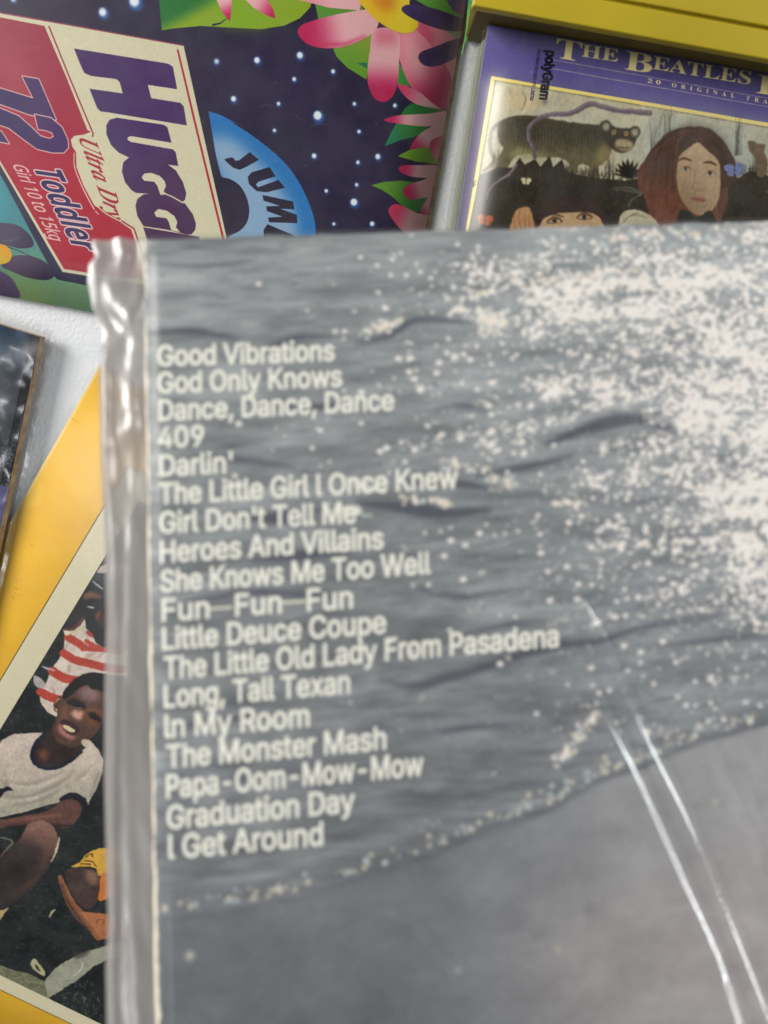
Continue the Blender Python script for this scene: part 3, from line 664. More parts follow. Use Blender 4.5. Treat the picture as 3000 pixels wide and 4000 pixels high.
    for ex, ey in [(505, 1192), (665, 1170)]:
        c.poly(mC([(ex-42, ey+6), (ex-10, ey-22), (ex+26, ey-18), (ex+48, ey+6), (ex+10, ey+16), (ex-20, ey+16)]), (96, 62, 42), sm=True)
        c.poly(mC([(ex-32, ey+6), (ex-6, ey-10), (ex+18, ey-8), (ex+36, ey+6), (ex+8, ey+12), (ex-16, ey+12)]), (170, 150, 120), sm=True)
        c.dot(mC([(ex+2, ey+1)])[0], 9, (36, 30, 24))
        c.line(mC([(ex-45, ey-22), (ex-5, ey-36), (ex+50, ey-20)]), [3, 7, 3], (50, 34, 26), sm=True)
    c.poly(mC([(262, 1235), (290, 1150), (320, 1125), (365, 1118), (385, 1160), (400, 1230), (400, 1300), (262, 1300)]), (172, 130, 88), sm=True)
    for x in (292, 320, 348, 372): c.line(mC([(x, 1135), (x-4, 1190), (x+4, 1250)]), 2, (110, 72, 46), sm=True)
    c.poly(mC([(850, 1250), (862, 1170), (900, 1135), (980, 1140), (1060, 1200), (1090, 1300), (850, 1300)]), (178, 172, 146), sm=True)
    for i in range(9): c.line(mC([(862+i*8, 1220-i*8), (890+i*8, 1180-i*4), (935+i*9, 1155+i*3)]), 1.6, (100, 92, 70), sm=True, alpha=.7)
    # leaf, butterflies
    for k_, cc in ((0, (110, 120, 104)), (9, (70, 84, 78)), (20, (112, 120, 104))):
        c.line(mC([(815+k_, 1018+k_*.4), (900, 1012+k_), (975, 1042+k_*.4), (930, 1075), (905, 1120-k_*.4)]), [2, 4, 3], cc, sm=True, alpha=.8)
    def fly(x, y, s_, col, an=0.0):
        for sx in (-1, 1):
            for (a, b, w_) in ((1.0, -.55, .62), (.75, .55, .45)):
                cx, cy = sx*a*s_*.6, b*s_*.6
                P = [(x+cx*math.cos(an)-cy*math.sin(an)+w_*s_*math.cos(t)*1.0, y+cx*math.sin(an)+cy*math.cos(an)+w_*s_*.8*math.sin(t)) for t in np.linspace(0, 6.28, 9)[:-1]]
                c.poly(mC(P), col, sm=True, noise=8)
        c.line(mC([(x, y-s_*.7), (x, y+s_*.6)]), 3, (70, 60, 50))
    fly(352, 980, 24, (190, 186, 150), .1); fly(1478, 920, 46, (108, 116, 158), -.1); fly(130, 1190, 38, (160, 84, 44), .2)
    c.poly(mC([(1550, 765), (1575, 760), (1600, 775), (1645, 780), (1640, 820), (1660, 880), (1640, 950), (1600, 945), (1590, 860), (1562, 815)]), (98, 82, 60), sm=True, noise=9)
    q = raster([ccw(c.T(mC([(182, 430), (1659, 683), (3200, 948), (3000, 2620), (-180, 2600)])))], W, H); fm_ = np.zeros((H, W), np.float32); fm_[q[1]:q[1]+q[2].shape[0], q[0]:q[0]+q[2].shape[1]] = q[2]
    c.printed(fm_, 1.1, .08, 90)
    # rules and lettering
    RL = (176, 160, 160)
    c.line([(2162, 233), (2400, 276), (3000, 383), (3600, 490)], 1.9, RL)
    c.line([(2162, 268), (2400, 311), (3000, 416), (3600, 522)], 1.9, RL)
    YL = (224, 212, 150)
    def w(tx, a, b, up, m=mC, **kw):
        t, f = serif(tx); k = .7233 if m is mC else .3617
        c.text(t, m([a])[0], m([b])[0], (up[0]*k, up[1]*k), YL, f, **kw)
    w('T', (507, 308), (646, 333), (14, -104)); w('HE', (652, 303), (848, 333), (9, -67))
    w('B', (885, 373), (1030, 396), (13, -100)); w('EATLES', (1036, 371), (1565, 456), (10, -70))
    w('B', (1597, 500), (1745, 524), (13, -100)); w('ALLADS', (1752, 497), (2280, 583), (10, -70))
    def thin(tx, a, b, up, sp): c.text(serif(tx)[0], mF([a])[0], mF([b])[0], (up[0]*.3617, up[1]*.3617), YL, MATH, spacing=sp)
    thin('20', (360, 890), (496, 912), (6, -42), 1.5)
    thin('ORIGINAL', (620, 937), (1300, 1054), (6, -44), 2.0); thin('TRACKS', (1425, 1078), (1930, 1168), (6, -44), 2.0)
    BK = (24, 18, 30)
    c.text('polyGram', mE([(1446, 656)])[0], mE([(1352, 1278)])[0], (.3014*124, .3014*16), BK, INTER, bold=5.2)
    c.dot(mE([(1421, 1312)])[0], 9, (100, 94, 84), alpha=.7, soft=2)
    c.text('POLYGRAM RECORDS PTY. LIMITED', mE([(1332, 636)])[0], mE([(1228, 1300)])[0], (.3014*40, .3014*5), (34, 26, 60), INTER, bold=.8)
    c.scuffs(60, 78, lo=.05, hi=.2)
    c.a += (grain(H, W, 15)[..., None])*9
    return c.image('purple_cover_print')

# ------------------------------------------------------------------ ink on the yellow framed cover
zY = .0045
def make_yellow_plane():
    A, V = line_plane((391, 2000), (0, 2655), zY)       # runs down and left
    B, U = line_plane((0, 3868), (289, 4000), zY)
    E0 = on_table((384, 1435), zY)
    U = np.array([-V[1], V[0], 0.0])
    d = (E0-A)@U
    X1 = on_table((0, 3868), zY)
    fr = float(-(E0-A)@U)                      # yellow margin between edge and frame line
    C = A + U*d + V*(float((X1-A)@V) + fr - .505)
    return Plane(C, U, V, .505, .505)
PY = make_yellow_plane()
def paint_yellow():
    c = Canvas(PY, 2350, (214, 166, 42))
    H, W = c.H, c.W
    c.a += (vnoise(H, W, 160, 160, 3, 21)[..., None]-.5)*np.array([16, 16, 14])
    q = c.T([(391, 2000), (384, 2217), (0, 3809), (0, 3868), (393, 4000)])
    fx = q[0][0]; px = q[1][0]; py = q[2][1]; fy = q[3][1]
    ft = 2*fx*.2
    ft = fx+4; top = fx; tp_ = px
    c.put(raster([ccw([(fx, top), (W-fx, top), (W-fx, fy), (fx, fy)])], W, H), (74, 62, 40))
    c.put(raster([ccw([(fx+3, top+3), (W-fx-3, top+3), (W-fx-3, fy-3), (fx+3, fy-3)])], W, H), (206, 198, 168), noise=3)
    ph = raster([ccw([(px, tp_), (W-px, tp_), (W-px, py), (px, py)])], W, H)
    keep = c.a.copy()
    x0, y0, M = ph
    full = np.zeros((H, W), np.float32); full[y0:y0+M.shape[0], x0:x0+M.shape[1]] = M
    # the photograph: night-green foliage and children in T-shirts
    n1 = vnoise(H, W, 26, 26, 4, 31)[..., None]; n2 = vnoise(H, W, 7, 7, 3, 33)[..., None]
    c.a = np.array([8, 10, 12]) + n1*np.array([26, 30, 28]) + np.clip(n2-.62, 0, 1)*np.array([120, 150, 120])
    c.a = c.a.astype(np.float32)
    r = np.random.RandomState(9)
    for i in range(520):
        x, y = -60+r.rand()*1060, 450+r.rand()*4000; an = r.rand()*6.3; L = 16+34*r.rand()
        c.line(mH([(x, y), (x+L*.5*math.cos(an), y+L*.5*math.sin(an)), (x+L*math.cos(an+.5), y+L*math.sin(an+.5))]), [1, 6, 1], [(34, 48, 38), (58, 68, 54), (10, 12, 14), (46, 40, 34)][i % 4], sm=True, alpha=.5)
    c.line(mH([(795, 590), (850, 640), (890, 665)]), [4, 9, 5], (178, 180, 180), sm=True)
    c.line(mH([(745, 815), (780, 820), (815, 828)]), [4, 9, 3], (168, 180, 168), sm=True)
    c.line(mH([(700, 830), (705, 900), (720, 940)]), [7, 3], (60, 110, 70), sm=True, alpha=.8)
    c.poly(mH([(840, 520), (870, 470), (960, 440), (1100, 460), (1100, 520), (900, 530)]), (176, 160, 156), sm=True)
    # arm and shirt at the back
    c.poly(mH([(555, 1010), (620, 880), (690, 760), (730, 690), (800, 690), (880, 715), (940, 790), (880, 815), (760, 815), (715, 850), (715, 930), (650, 1000)]), (36, 28, 30), sm=True)
    c.poly(mH([(735, 700), (800, 692), (870, 715), (880, 745), (790, 740), (720, 760)]), (124, 84, 66), sm=True, soft=4, alpha=.9)
    c.poly(mH([(830, 880), (880, 860), (950, 900), (950, 1000), (870, 990)]), (160, 84, 52), sm=True, soft=6)
    c.poly(mH([(880, 860), (1000, 800), (1100, 860), (1100, 1150), (890, 1160), (800, 1080), (840, 950)]), (30, 24, 26), sm=True, alpha=.7)
    shirt = mH([(548, 1020), (640, 990), (728, 900), (742, 1000), (800, 1060), (830, 1130), (890, 1172), (1100, 1190), (1100, 1420), (900, 1400), (780, 1400), (650, 1440), (560, 1530), (510, 1650), (490, 1770), (410, 1730), (356, 1660), (330, 1565), (395, 1480), (450, 1350), (515, 1265), (550, 1180), (558, 1090)])
    c.poly(shirt, (206, 192, 180), noise=5)
    RD = (172, 62, 48)
    for P, w in [([(585, 1085), (640, 1110), (720, 1165)], 60), ([(720, 1180), (800, 1180), (880, 1190), (1060, 1200)], 42), ([(748, 1115), (800, 1150), (850, 1168)], 34), ([(760, 1040), (790, 1070)], 30), ([(552, 1220), (640, 1275), (760, 1305), (900, 1340), (1060, 1360)], 66), ([(455, 1375), (540, 1428), (640, 1452), (700, 1460)], 74), ([(352, 1555), (430, 1598), (520, 1622)], 70)]:
        c.line(mH(P), w*.4522*1.12, RD, sm=True, noise=8)
    for P in [[(700, 1210), (760, 1120), (735, 1020)], [(560, 1240), (570, 1160), (660, 1060)], [(760, 1260), (820, 1210)], [(840, 1270), (900, 1210)], [(720, 1290), (770, 1220)], [(420, 1500), (470, 1560), (480, 1700)], [(600, 1300), (590, 1400)]]:
        c.line(mH(P), [2, 9, 3], (120, 70, 66), sm=True, alpha=.35, soft=2)
    c.line(mH([(556, 1012), (620, 1008), (680, 970), (724, 915)]), [10, 14, 9], (84, 52, 48), sm=True)
    c.line(mH([(575, 1060), (650, 1030), (735, 985)]), [9, 12, 6], (196, 184, 140), sm=True)
    c.line(mH([(365, 1335), (410, 1350), (470, 1368)]), [5, 8, 5], (176, 180, 190)); c.poly(mH([(290, 1420), (330, 1420), (400, 1490), (370, 1520), (300, 1500)]), (170, 160, 160), sm=True)
    # the smiling boy
    FB = (78, 52, 42)
    c.poly(mH([(300, 1960), (400, 1890), (480, 1850), (700, 2000), (720, 2060), (560, 2190), (420, 2210), (300, 2180), (270, 2080)]), (44, 30, 28), sm=True)
    c.poly(mH([(330, 2080), (400, 2050), (420, 2100), (380, 2150)]), (120, 72, 50), sm=True, soft=6, alpha=.8)
    c.poly(mH([(462, 1700), (470, 1640), (500, 1598), (535, 1600), (545, 1650), (520, 1720), (480, 1725)]), (70, 46, 38), sm=True)
    c.line(mH([(475, 1650), (500, 1615), (520, 1612)]), [3, 6, 3], (176, 130, 104), sm=True); c.line(mH([(478, 1700), (490, 1715)]), 7, (190, 146, 112))
    c.poly(mH([(520, 1640), (580, 1580), (660, 1510), (760, 1478), (900, 1530), (930, 1640), (900, 1790), (860, 1870), (800, 1940), (700, 2010), (600, 2030), (510, 1990), (462, 1920), (455, 1850), (500, 1760)]), FB, sm=True, noise=7)
    c.poly(mH([(680, 1560), (740, 1500), (820, 1520), (870, 1600), (800, 1640), (720, 1620)]), (142, 112, 112), sm=True, soft=9, alpha=.85)
    c.poly(mH([(530, 1700), (600, 1660), (600, 1740), (560, 1830), (510, 1830)]), (118, 80, 58), sm=True, soft=7, alpha=.8)
    c.poly(mH([(610, 1740), (650, 1700), (710, 1710), (720, 1760), (680, 1800), (630, 1770)]), (198, 146, 132), sm=True, soft=4, alpha=.95)
    c.poly(mH([(740, 1700), (800, 1690), (880, 1720), (860, 1800), (800, 1850), (745, 1800)]), (132, 78, 50), sm=True, soft=8, alpha=.8)
    c.poly(mH([(660, 1640), (720, 1650), (700, 1720), (650, 1700)]), (96, 66, 56), sm=True, soft=5)
    c.poly(mH([(580, 1640), (640, 1610), (720, 1650), (740, 1700), (690, 1690), (620, 1680)]), (26, 18, 20), sm=True, soft=3)
    c.poly(mH([(760, 1740), (820, 1730), (880, 1800), (860, 1820), (800, 1800)]), (24, 16, 18), sm=True, soft=3)
    c.line(mH([(600, 1672), (650, 1688), (700, 1690)]), [2, 4, 2], (120, 96, 86), sm=True); c.line(mH([(785, 1790), (820, 1805), (850, 1812)]), [2, 4, 2], (120, 90, 76), sm=True)
    c.poly(mH([(525, 1800), (560, 1790), (640, 1830), (690, 1880), (650, 1935), (590, 1920), (545, 1890), (520, 1850)]), (54, 30, 30), sm=True)
    c.poly(mH([(500, 1850), (530, 1830), (560, 1890), (620, 1930), (660, 1940), (620, 1965), (550, 1940), (505, 1890)]), (162, 108, 98), sm=True, soft=3)
    c.poly(mH([(545, 1842), (575, 1842), (612, 1858), (645, 1884), (646, 1900), (612, 1902), (572, 1882), (548, 1860)]), (214, 200, 160), sm=True)
    for x, y in [(566, 1848), (586, 1858), (604, 1868), (622, 1880)]: c.line(mH([(x, y-6), (x-4, y+34)]), 1.4, (140, 116, 90), alpha=.6)
    c.line(mH([(480, 1960), (560, 2000), (640, 1960), (690, 1900)]), [3, 7, 3], (126, 96, 84), sm=True, soft=3, alpha=.6)
    c.poly(mH([(545, 1610), (552, 1560), (590, 1500), (650, 1440), (730, 1398), (800, 1385), (900, 1400), (1000, 1450), (1000, 1620), (900, 1560), (850, 1535), (790, 1525), (750, 1492), (690, 1520), (620, 1575), (570, 1610)]), (17, 15, 18), sm=True, noise=3)
    # white T-shirt
    tee = mH([(-60, 2040), (30, 1960), (120, 1920), (250, 1908), (380, 1908), (340, 1960), (285, 2040), (272, 2130), (320, 2195), (420, 2212), (560, 2185), (690, 2080), (790, 1985), (850, 2050), (900, 2150)]) + mI([(885, 40), (840, 170), (790, 260), (757, 325), (740, 260), (640, 218), (560, 235), (505, 300), (400, 322), (200, 385), (-60, 440)])
    c.poly(tee, (196, 180, 168), noise=6, grad=(mH([(200, 2000)])[0], mI([(300, 350)])[0], (168, 162, 146)))
    c.line(mH([(385, 1915), (310, 2000), (278, 2090), (300, 2170), (380, 2210), (500, 2205), (620, 2140), (700, 2070)]), [12, 15, 14, 12], (18, 22, 40), sm=True)
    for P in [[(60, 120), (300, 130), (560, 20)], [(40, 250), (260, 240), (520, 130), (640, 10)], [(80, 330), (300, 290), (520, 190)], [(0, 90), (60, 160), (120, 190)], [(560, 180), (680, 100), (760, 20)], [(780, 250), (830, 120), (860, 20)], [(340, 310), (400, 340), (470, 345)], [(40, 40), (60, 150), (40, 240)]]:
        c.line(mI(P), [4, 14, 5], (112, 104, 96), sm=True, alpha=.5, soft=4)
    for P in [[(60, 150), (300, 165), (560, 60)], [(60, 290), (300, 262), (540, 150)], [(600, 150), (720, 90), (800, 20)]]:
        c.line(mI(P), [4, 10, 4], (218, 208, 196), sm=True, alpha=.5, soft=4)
    c.poly(mI([(-60, 170), (20, 180), (60, 160), (110, 190), (40, 205), (0, 260), (-60, 260)]), (26, 24, 34), sm=True)
    c.poly(mH([(700, 1990), (725, 1960), (780, 1975), (775, 2010), (740, 2030)]), (196, 184, 160), sm=True)
    c.line(mI([(530, 268), (600, 232), (680, 245), (738, 310)]), [14, 18, 17], (22, 22, 32), sm=True)
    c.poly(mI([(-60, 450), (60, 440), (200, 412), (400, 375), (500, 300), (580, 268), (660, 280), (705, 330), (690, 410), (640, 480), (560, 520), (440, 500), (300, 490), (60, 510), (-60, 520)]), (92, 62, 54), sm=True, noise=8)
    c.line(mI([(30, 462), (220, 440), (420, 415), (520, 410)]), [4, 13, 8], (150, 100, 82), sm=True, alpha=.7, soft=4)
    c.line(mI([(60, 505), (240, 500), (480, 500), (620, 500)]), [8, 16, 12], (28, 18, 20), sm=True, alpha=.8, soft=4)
    c.poly(mI([(200, 560), (240, 490), (310, 455), (380, 455), (450, 495), (490, 570), (496, 680), (450, 810), (380, 920), (260, 1050), (120, 1160), (-60, 1240), (-60, 800), (80, 700), (170, 610)]), (132, 96, 84), sm=True, grad=(mI([(340, 500)])[0], mI([(260, 760)])[0], (46, 34, 34)), noise=8)
    c.poly(mI([(380, 640), (460, 600), (480, 700), (420, 800), (340, 880)]), (110, 76, 66), sm=True, soft=10, alpha=.6)
    c.line(mI([(512, 600), (490, 700), (445, 810)]), [5, 9, 4], (196, 186, 160), sm=True)
    c.line(mI([(440, 760), (350, 900), (180, 1060), (60, 1130)]), [5, 14, 8], (98, 70, 54), sm=True, soft=6, alpha=.5)
    c.poly(mI([(615, 855), (690, 810), (750, 740), (830, 700), (920, 690), (1040, 720), (1040, 900), (860, 930), (825, 865), (720, 852)]), (206, 158, 58), sm=True, noise=6)
    for P in [[(740, 770), (790, 740), (800, 770)], [(730, 800), (800, 810), (830, 850)], [(700, 830), (780, 830)]]: c.line(mI(P), 4, (60, 44, 24), sm=True)
    c.poly(mI([(870, 930), (920, 900), (1000, 940), (1000, 1080), (860, 1150), (850, 1040)]), (196, 116, 52), sm=True)
    c.poly(mI([(560, 900), (640, 865), (760, 870), (850, 930), (860, 1040), (830, 1170), (750, 1220), (660, 1150), (600, 1040)]), (66, 50, 46), sm=True, noise=10)
    c.poly(mI([(740, 880), (830, 900), (850, 980), (800, 1010), (750, 960)]), (140, 104, 84), sm=True, soft=6, alpha=.8)
    c.line(mI([(520, 940), (560, 1050), (620, 1180), (710, 1290), (790, 1370), (850, 1480)]), [16, 24, 34, 46, 40, 16], (140, 86, 58), sm=True, noise=8)
    c.poly(mI([(700, 1250), (800, 1250), (920, 1260), (1000, 1300), (980, 1440), (870, 1480), (820, 1400)]), (168, 106, 66), sm=True, noise=7)
    c.line(mI([(530, 1000), (590, 1160), (690, 1310), (780, 1420)]), [8, 12, 10], (48, 32, 28), sm=True, alpha=.7, soft=3)
    c.line(mI([(835, 1340), (850, 1310), (900, 1320), (880, 1360)]), 3, (90, 50, 34), sm=True)
    c.poly(mI([(385, 1850), (480, 1730), (640, 1630), (780, 1575), (940, 1530), (1040, 1500), (1040, 1620), (900, 1670), (780, 1740), (700, 1810), (560, 1900), (430, 1975), (395, 1940)]), (150, 150, 134), sm=True, noise=6)
    c.line(mI([(640, 1790), (700, 1740), (720, 1680)]), 3, (200, 200, 186), sm=True)
    c.poly(mI([(640, 1600), (760, 1570), (800, 1560), (740, 1620), (660, 1650)]), (60, 52, 44), sm=True, soft=4, alpha=.7)
    c.poly(mI([(-200, 1600), (0, 1700), (120, 1745), (250, 1775), (380, 1840), (410, 1960), (440, 2000), (-200, 1900)]), (112, 112, 88), noise=26)
    for i in range(60):
        x = -60+i*8; y = 1720+i*3.6; c.line(mI([(x, y), (x+r.randn()*8, y+70+r.rand()*60)]), [2, 3, 1], (164, 160, 128) if i % 2 else (62, 62, 50), alpha=.6)
    c.poly(mI([(265, 1680), (300, 1645), (345, 1700), (390, 1760), (380, 1800), (330, 1770), (280, 1730)]), (176, 170, 130), sm=True)
    c.poly(mI([(300, 1690), (340, 1730), (350, 1760), (310, 1730)]), (40, 38, 30), sm=True)
    for i in range(160):
        x, y = 500+r.rand()*480, 1830+r.rand()*420
        c.line(mI([(x, y), (x+r.randn()*18, y+26*r.rand()+8)]), [2, 6, 2], [(120, 124, 98), (82, 88, 70), (30, 32, 28), (150, 148, 112)][i % 4], alpha=.7)
    c.poly(mI([(790, 1740), (860, 1700), (1000, 1690), (1000, 2050), (880, 2000), (830, 1880)]), (22, 22, 24), sm=True)
    c.poly(mI([(-60, 1230), (30, 1225), (75, 1205), (40, 1260), (0, 1310), (-60, 1320)]), (180, 160, 110), sm=True)
    c.line(mI([(430, 1290), (450, 1245), (478, 1222)]), [5, 8, 2], (176, 170, 140), sm=True)
    c.line(mI([(0, 600), (60, 610), (110, 640), (60, 700), (10, 760)]), [5, 8, 4], (140, 132, 108), sm=True, alpha=.7)
    c.printed(None, 1.7, .085, 95)
    m = full[..., None]
    c.a = keep*(1-m)+c.a*m
    c.scuffs(90, 79, lo=.04, hi=.15)
    # scuffs on the yellow
    for P in [mG([(595, 1168), (640, 1195), (708, 1240)])]: c.line(P, [2.5, 2, 1], (120, 90, 30), alpha=.7)
    for i in range(14):
        x, y = 100+r.rand()*90, 560+r.rand()*190
        c.line(mH([(x, y), (x+6, y+16)]), 1.6, (130, 96, 30), alpha=.6)
    c.dot(mH([(275, 288)])[0], 2.4, (120, 90, 40)); c.poly(mG([(200, 1800), (290, 1680), (370, 1780), (350, 1900), (230, 1960), (160, 1920)]), (226, 190, 84), sm=True, alpha=.35, soft=3)
    c.a[:, :7] = c.a[:, :7]*.4+np.array([220, 200, 140])*.6
    c.a += (grain(H, W, 17)[..., None])*8
    return c.image('yellow_cover_print', gain=.88)

# ------------------------------------------------------------------ ink on the dark cover, far left
zK = .012
def make_dark_plane():
    A, V = line_plane((156, 1317), (34, 1905), zK)
    U = np.array([-V[1], V[0], 0.0])
    C = on_table((156, 1317), zK)
    return Plane(C - U*.315, U, V, .315, .315)
PK_ = make_dark_plane()
def paint_dark():
    c = Canvas(PK_, 1200, (78, 80, 86))
    H, W = c.H, c.W
    n = vnoise(H, W, 60, 40, 4, 41)[..., None]
    c.a = np.array([34, 38, 42])+n*np.array([74, 74, 80])
    yy = np.arange(H)[:, None, None]/H
    c.a += np.clip(1-yy*9, 0, 1)*np.array([-26, -10, 6])
    c.a = c.a.astype(np.float32)
    b = c.T(mG([(262, 475), (345, 478), (0, 1780), (75, 1780)]))
    sw = W-b[0][0]
    c.put(raster([ccw([(W-sw, -5), (W+5, -5), (W+5, H+5), (W-sw, H+5)])], W, H), (30, 31, 40), noise=5)
    hy = b[3][1]
    tx = vnoise(H, W, 5, 4, 3, 44)
    m = np.clip((np.arange(H)-hy*.45)/(hy*.3), 0, 1)[:, None]*np.clip((tx-.5)*6, 0, 1)
    xx = np.arange(W)[None, :]; m = m*np.clip((xx-(W-sw*2.2))/(sw*.8), 0, 1)
    c.a = c.a*(1-m[..., None]*.8)+np.array([120, 122, 122])*m[..., None]*.8
    c.put(raster([ccw([(W-sw, -5), (W-sw+2.5, -5), (W-sw+2.5, H), (W-sw, H)])], W, H), (16, 16, 20))
    c.put(raster([ccw([(-5, hy), (W+5, hy), (W+5, H+5), (-5, H+5)])], W, H), (104, 98, 156), noise=6)
    c.a += (grain(H, W, 19)[..., None])*10
    return c.image('dark_cover_print')

# ------------------------------------------------------------------ the held sleeve: pose from its rows of text
def make_held_plane():
    X = np.array([32500.0, 1730.0, -F]); Y = np.array([-1547.0, 29000.0, -F])
    X /= np.linalg.norm(X); Y = Y - X*(Y@X); Y /= np.linalg.norm(Y)
    N = np.cross(X, Y)
    mid = np.array([640-1500.0, 2000-2400.0, -F])/F*.205
    d = np.array([557-1500.0, 2000-936.0, -F])
    C = d*((mid@N)/(d@N))
    U, V = RM@X, RM@(-Y)                     # the old card is a little out of square
    U, V = U-.0107*V, V-.0136*U
    return Plane(CAM+RM@C, U/np.linalg.norm(U), V/np.linalg.norm(V), .315, .315)
PS = make_held_plane()
ROWS = [('Good Vibrations', (618, 1429), (1305, 1407)), ('God Only Knows', (618, 1534), (1334, 1508)), ('Dance, Dance, Dance', (622, 1642), (1537, 1601)),
        ('409', (620, 1748), (794, 1741)), ("Darlin'", (625, 1859), (906, 1844)), ('The Little Girl I Once Knew', (624, 1969), (1786, 1905)),
        ("Girl Don't Tell Me", (626, 2082), (1390, 2040)), ('Heroes And Villains', (628, 2197), (1496, 2142)), ('She Knows Me Too Well', (631, 2312), (1680, 2239)),
        ('Fun', (635, 2425), (816, 2413)), ('Fun', (922, 2405), (1098, 2393)), ('Fun', (1202, 2386), (1376, 2374)), ('Little Deuce Coupe', (637, 2538), (1506, 2471)), ('The Little Old Lady From Pasadena', (643, 2652), (2180, 2525)),
        ('Long, Tall Texan', (643, 2764), (1365, 2706)), ('In My Room', (646, 2882), (1207, 2836)), ('The Monster Mash', (652, 2999), (1506, 2926)),
        ('Papa-Oom-Mow-Mow', (652, 3117), (1652, 3028)), ('Graduation Day', (655, 3238), (1384, 3170)), ('I Get Around', (661, 3354), (1260, 3301))]
def paint_sea():
    c = Canvas(PS, 1900, (118, 124, 130))
    H, W = c.H, c.W
    yy, xx = np.mgrid[0:H, 0:W].astype(np.float32)
    k = c.k
    # photograph pixel frame -> cover pixel frame, used for bands
    P = c.T([(600, 940), (3000, 900), (600, 3600), (3000, 2850)])
    Lx = P[1][0]
    u = xx/Lx; v = yy/P[2][1]                    # 0..1 across and down the part one sees
    base = np.stack([142-32*v, 147-34*v, 149-32*v], -1)
    base += np.clip(u-.35, 0, 1)[..., None]*np.array([34, 34, 36])*(1-.3*v[..., None])
    sw = vnoise(H, W, 26, 150, 4, 51); sw2 = vnoise(H, W, 9, 46, 3, 52)
    base += ((sw-.5)*70+(sw2-.5)*46)[..., None]*(1-.3*np.clip(u, 0, 1))[..., None]
    c.a = base.astype(np.float32)
    DKW = (66, 68, 80)
    r = np.random.RandomState(12)
    big = [([(770, 745), (840, 725), (905, 690), (1030, 700)], 12), ([(560, 760), (640, 730), (720, 728)], 12), ([(770, 1085), (860, 1095), (960, 1108), (1060, 1100)], 26), ([(860, 1040), (990, 1045), (1080, 1060)], 14),
           ([(1180, 960), (1270, 925), (1370, 905), (1450, 925)], 24), ([(1020, 1030), (1130, 1010), (1240, 985)], 12), ([(880, 1500), (960, 1470), (1050, 1440), (1180, 1398), (1290, 1385), (1390, 1355), (1560, 1325)], 16),
           ([(500, 1110), (600, 1120), (700, 1100)], 22), ([(540, 1210), (650, 1200), (760, 1190)], 18), ([(940, 885), (1010, 878), (1060, 892)], 7), ([(560, 870), (680, 880), (760, 860)], 14), ([(880, 1590), (1000, 1575), (1150, 1560)], 10),
           ([(820, 1470), (900, 1480), (1010, 1440)], 9), ([(1400, 1400), (1560, 1380), (1700, 1370)], 7), ([(330, 1580), (450, 1560), (620, 1540)], 10), ([(330, 1670), (480, 1690), (700, 1650)], 10), ([(1000, 1370), (1100, 1350), (1180, 1340)], 9),
           ([(320, 720), (420, 715), (520, 735)], 12), ([(320, 570), (450, 575), (560, 560)], 6), ([(340, 1000), (480, 990), (640, 1010)], 12), ([(400, 1300), (560, 1280), (720, 1290)], 12), ([(900, 1270), (1000, 1290), (1150, 1270)], 8)]
    for Q, w in big: c.line(mO(Q), [w*.6, w*2.3, w*.5], DKW, sm=True, alpha=.85, soft=3)
    for i in range(1150):
        x = 310+r.rand()*1400; y = 530+r.rand()*1330
        L = 14+r.rand()**2*95; sl = .05+.22*np.clip((x-700)/900, 0, 1)
        c.line(mO([(x, y), (x+L*.5, y-L*.5*sl-2-r.rand()*3), (x+L, y-L*sl)]), [1, 3+7*r.rand(), 1], DKW if r.rand() < .66 else (176, 182, 184), sm=True, alpha=.24+.22*r.rand(), soft=1)
    # sun glitter: thick towards the upper right, thinning left and down
    dens = np.clip(1.15*np.exp(-((u-1.08)/.46)**2)*np.exp(-((v-.24)/.34)**2)+.8*np.exp(-((u-1.14)/.34)**2)*np.exp(-((v-.56)/.20)**2)+.34*np.exp(-((u-.60)/.24)**2)*np.exp(-((v-.14)/.07)**2)+.25*np.exp(-((u-.52)/.22)**2)*np.exp(-((v-.31)/.05)**2)+.3*np.exp(-((u-.66)/.2)**2)*np.exp(-((v-.09)/.06)**2), 0, 1.0)
    wv = vnoise(H, W, 22, 130, 3, 64)                       # the swell the glitter follows
    g1 = vnoise(H, W, 10, 15, 4, 61, .85); g2 = vnoise(H, W, 34, 90, 3, 62)
    hole = np.zeros((H, W), np.float32)                     # dark backs of waves carry little glitter
    for Q, w in big:
        P_ = smooth(c.T(mO(Q)), 5, False); q = raster(stroke_polys(P_, np.interp([0, .5, 1], [0, .5, 1], [w*1.2, w*3.0, w])), W, H)
        if q: hole[q[1]:q[1]+q[2].shape[0], q[0]:q[0]+q[2].shape[1]] = np.maximum(hole[q[1]:q[1]+q[2].shape[0], q[0]:q[0]+q[2].shape[1]], q[2])
    hole = blur(hole, 5)
    cl = np.clip((g1-.5)*2.6+.5, 0, 1)**2*np.clip((wv-.5)*5.0+.62, .05, 1.2)*np.clip((g2-.5)*2.2+.6, .12, 1)
    rate = (.006*dens**1.6+.036*cl*dens)*np.clip(1-hole*.9, .08, 1)
    shore_t = np.array(c.T(mO([(330, 1960), (420, 1960), (640, 1920), (930, 1830), (1180, 1735), (1390, 1640), (1659, 1545), (2300, 1380)])))
    rate = rate*(yy < np.interp(xx[0], shore_t[:, 0], shore_t[:, 1])[None])
    hit = np.argwhere(np.random.RandomState(66).rand(H, W) < rate)
    gl = np.zeros((H, W), np.float32)
    R5 = np.random.RandomState(67)
    st = []
    for rad in (1.5, 2.1, 2.9, 3.8, 5.0):
        n_ = int(rad)+2; gy_, gx_ = np.mgrid[-n_:n_+1, -n_:n_+1]; st.append((n_, np.clip(rad+.5-np.hypot(gx_*.86, gy_*1.12), 0, 1).astype(np.float32)))
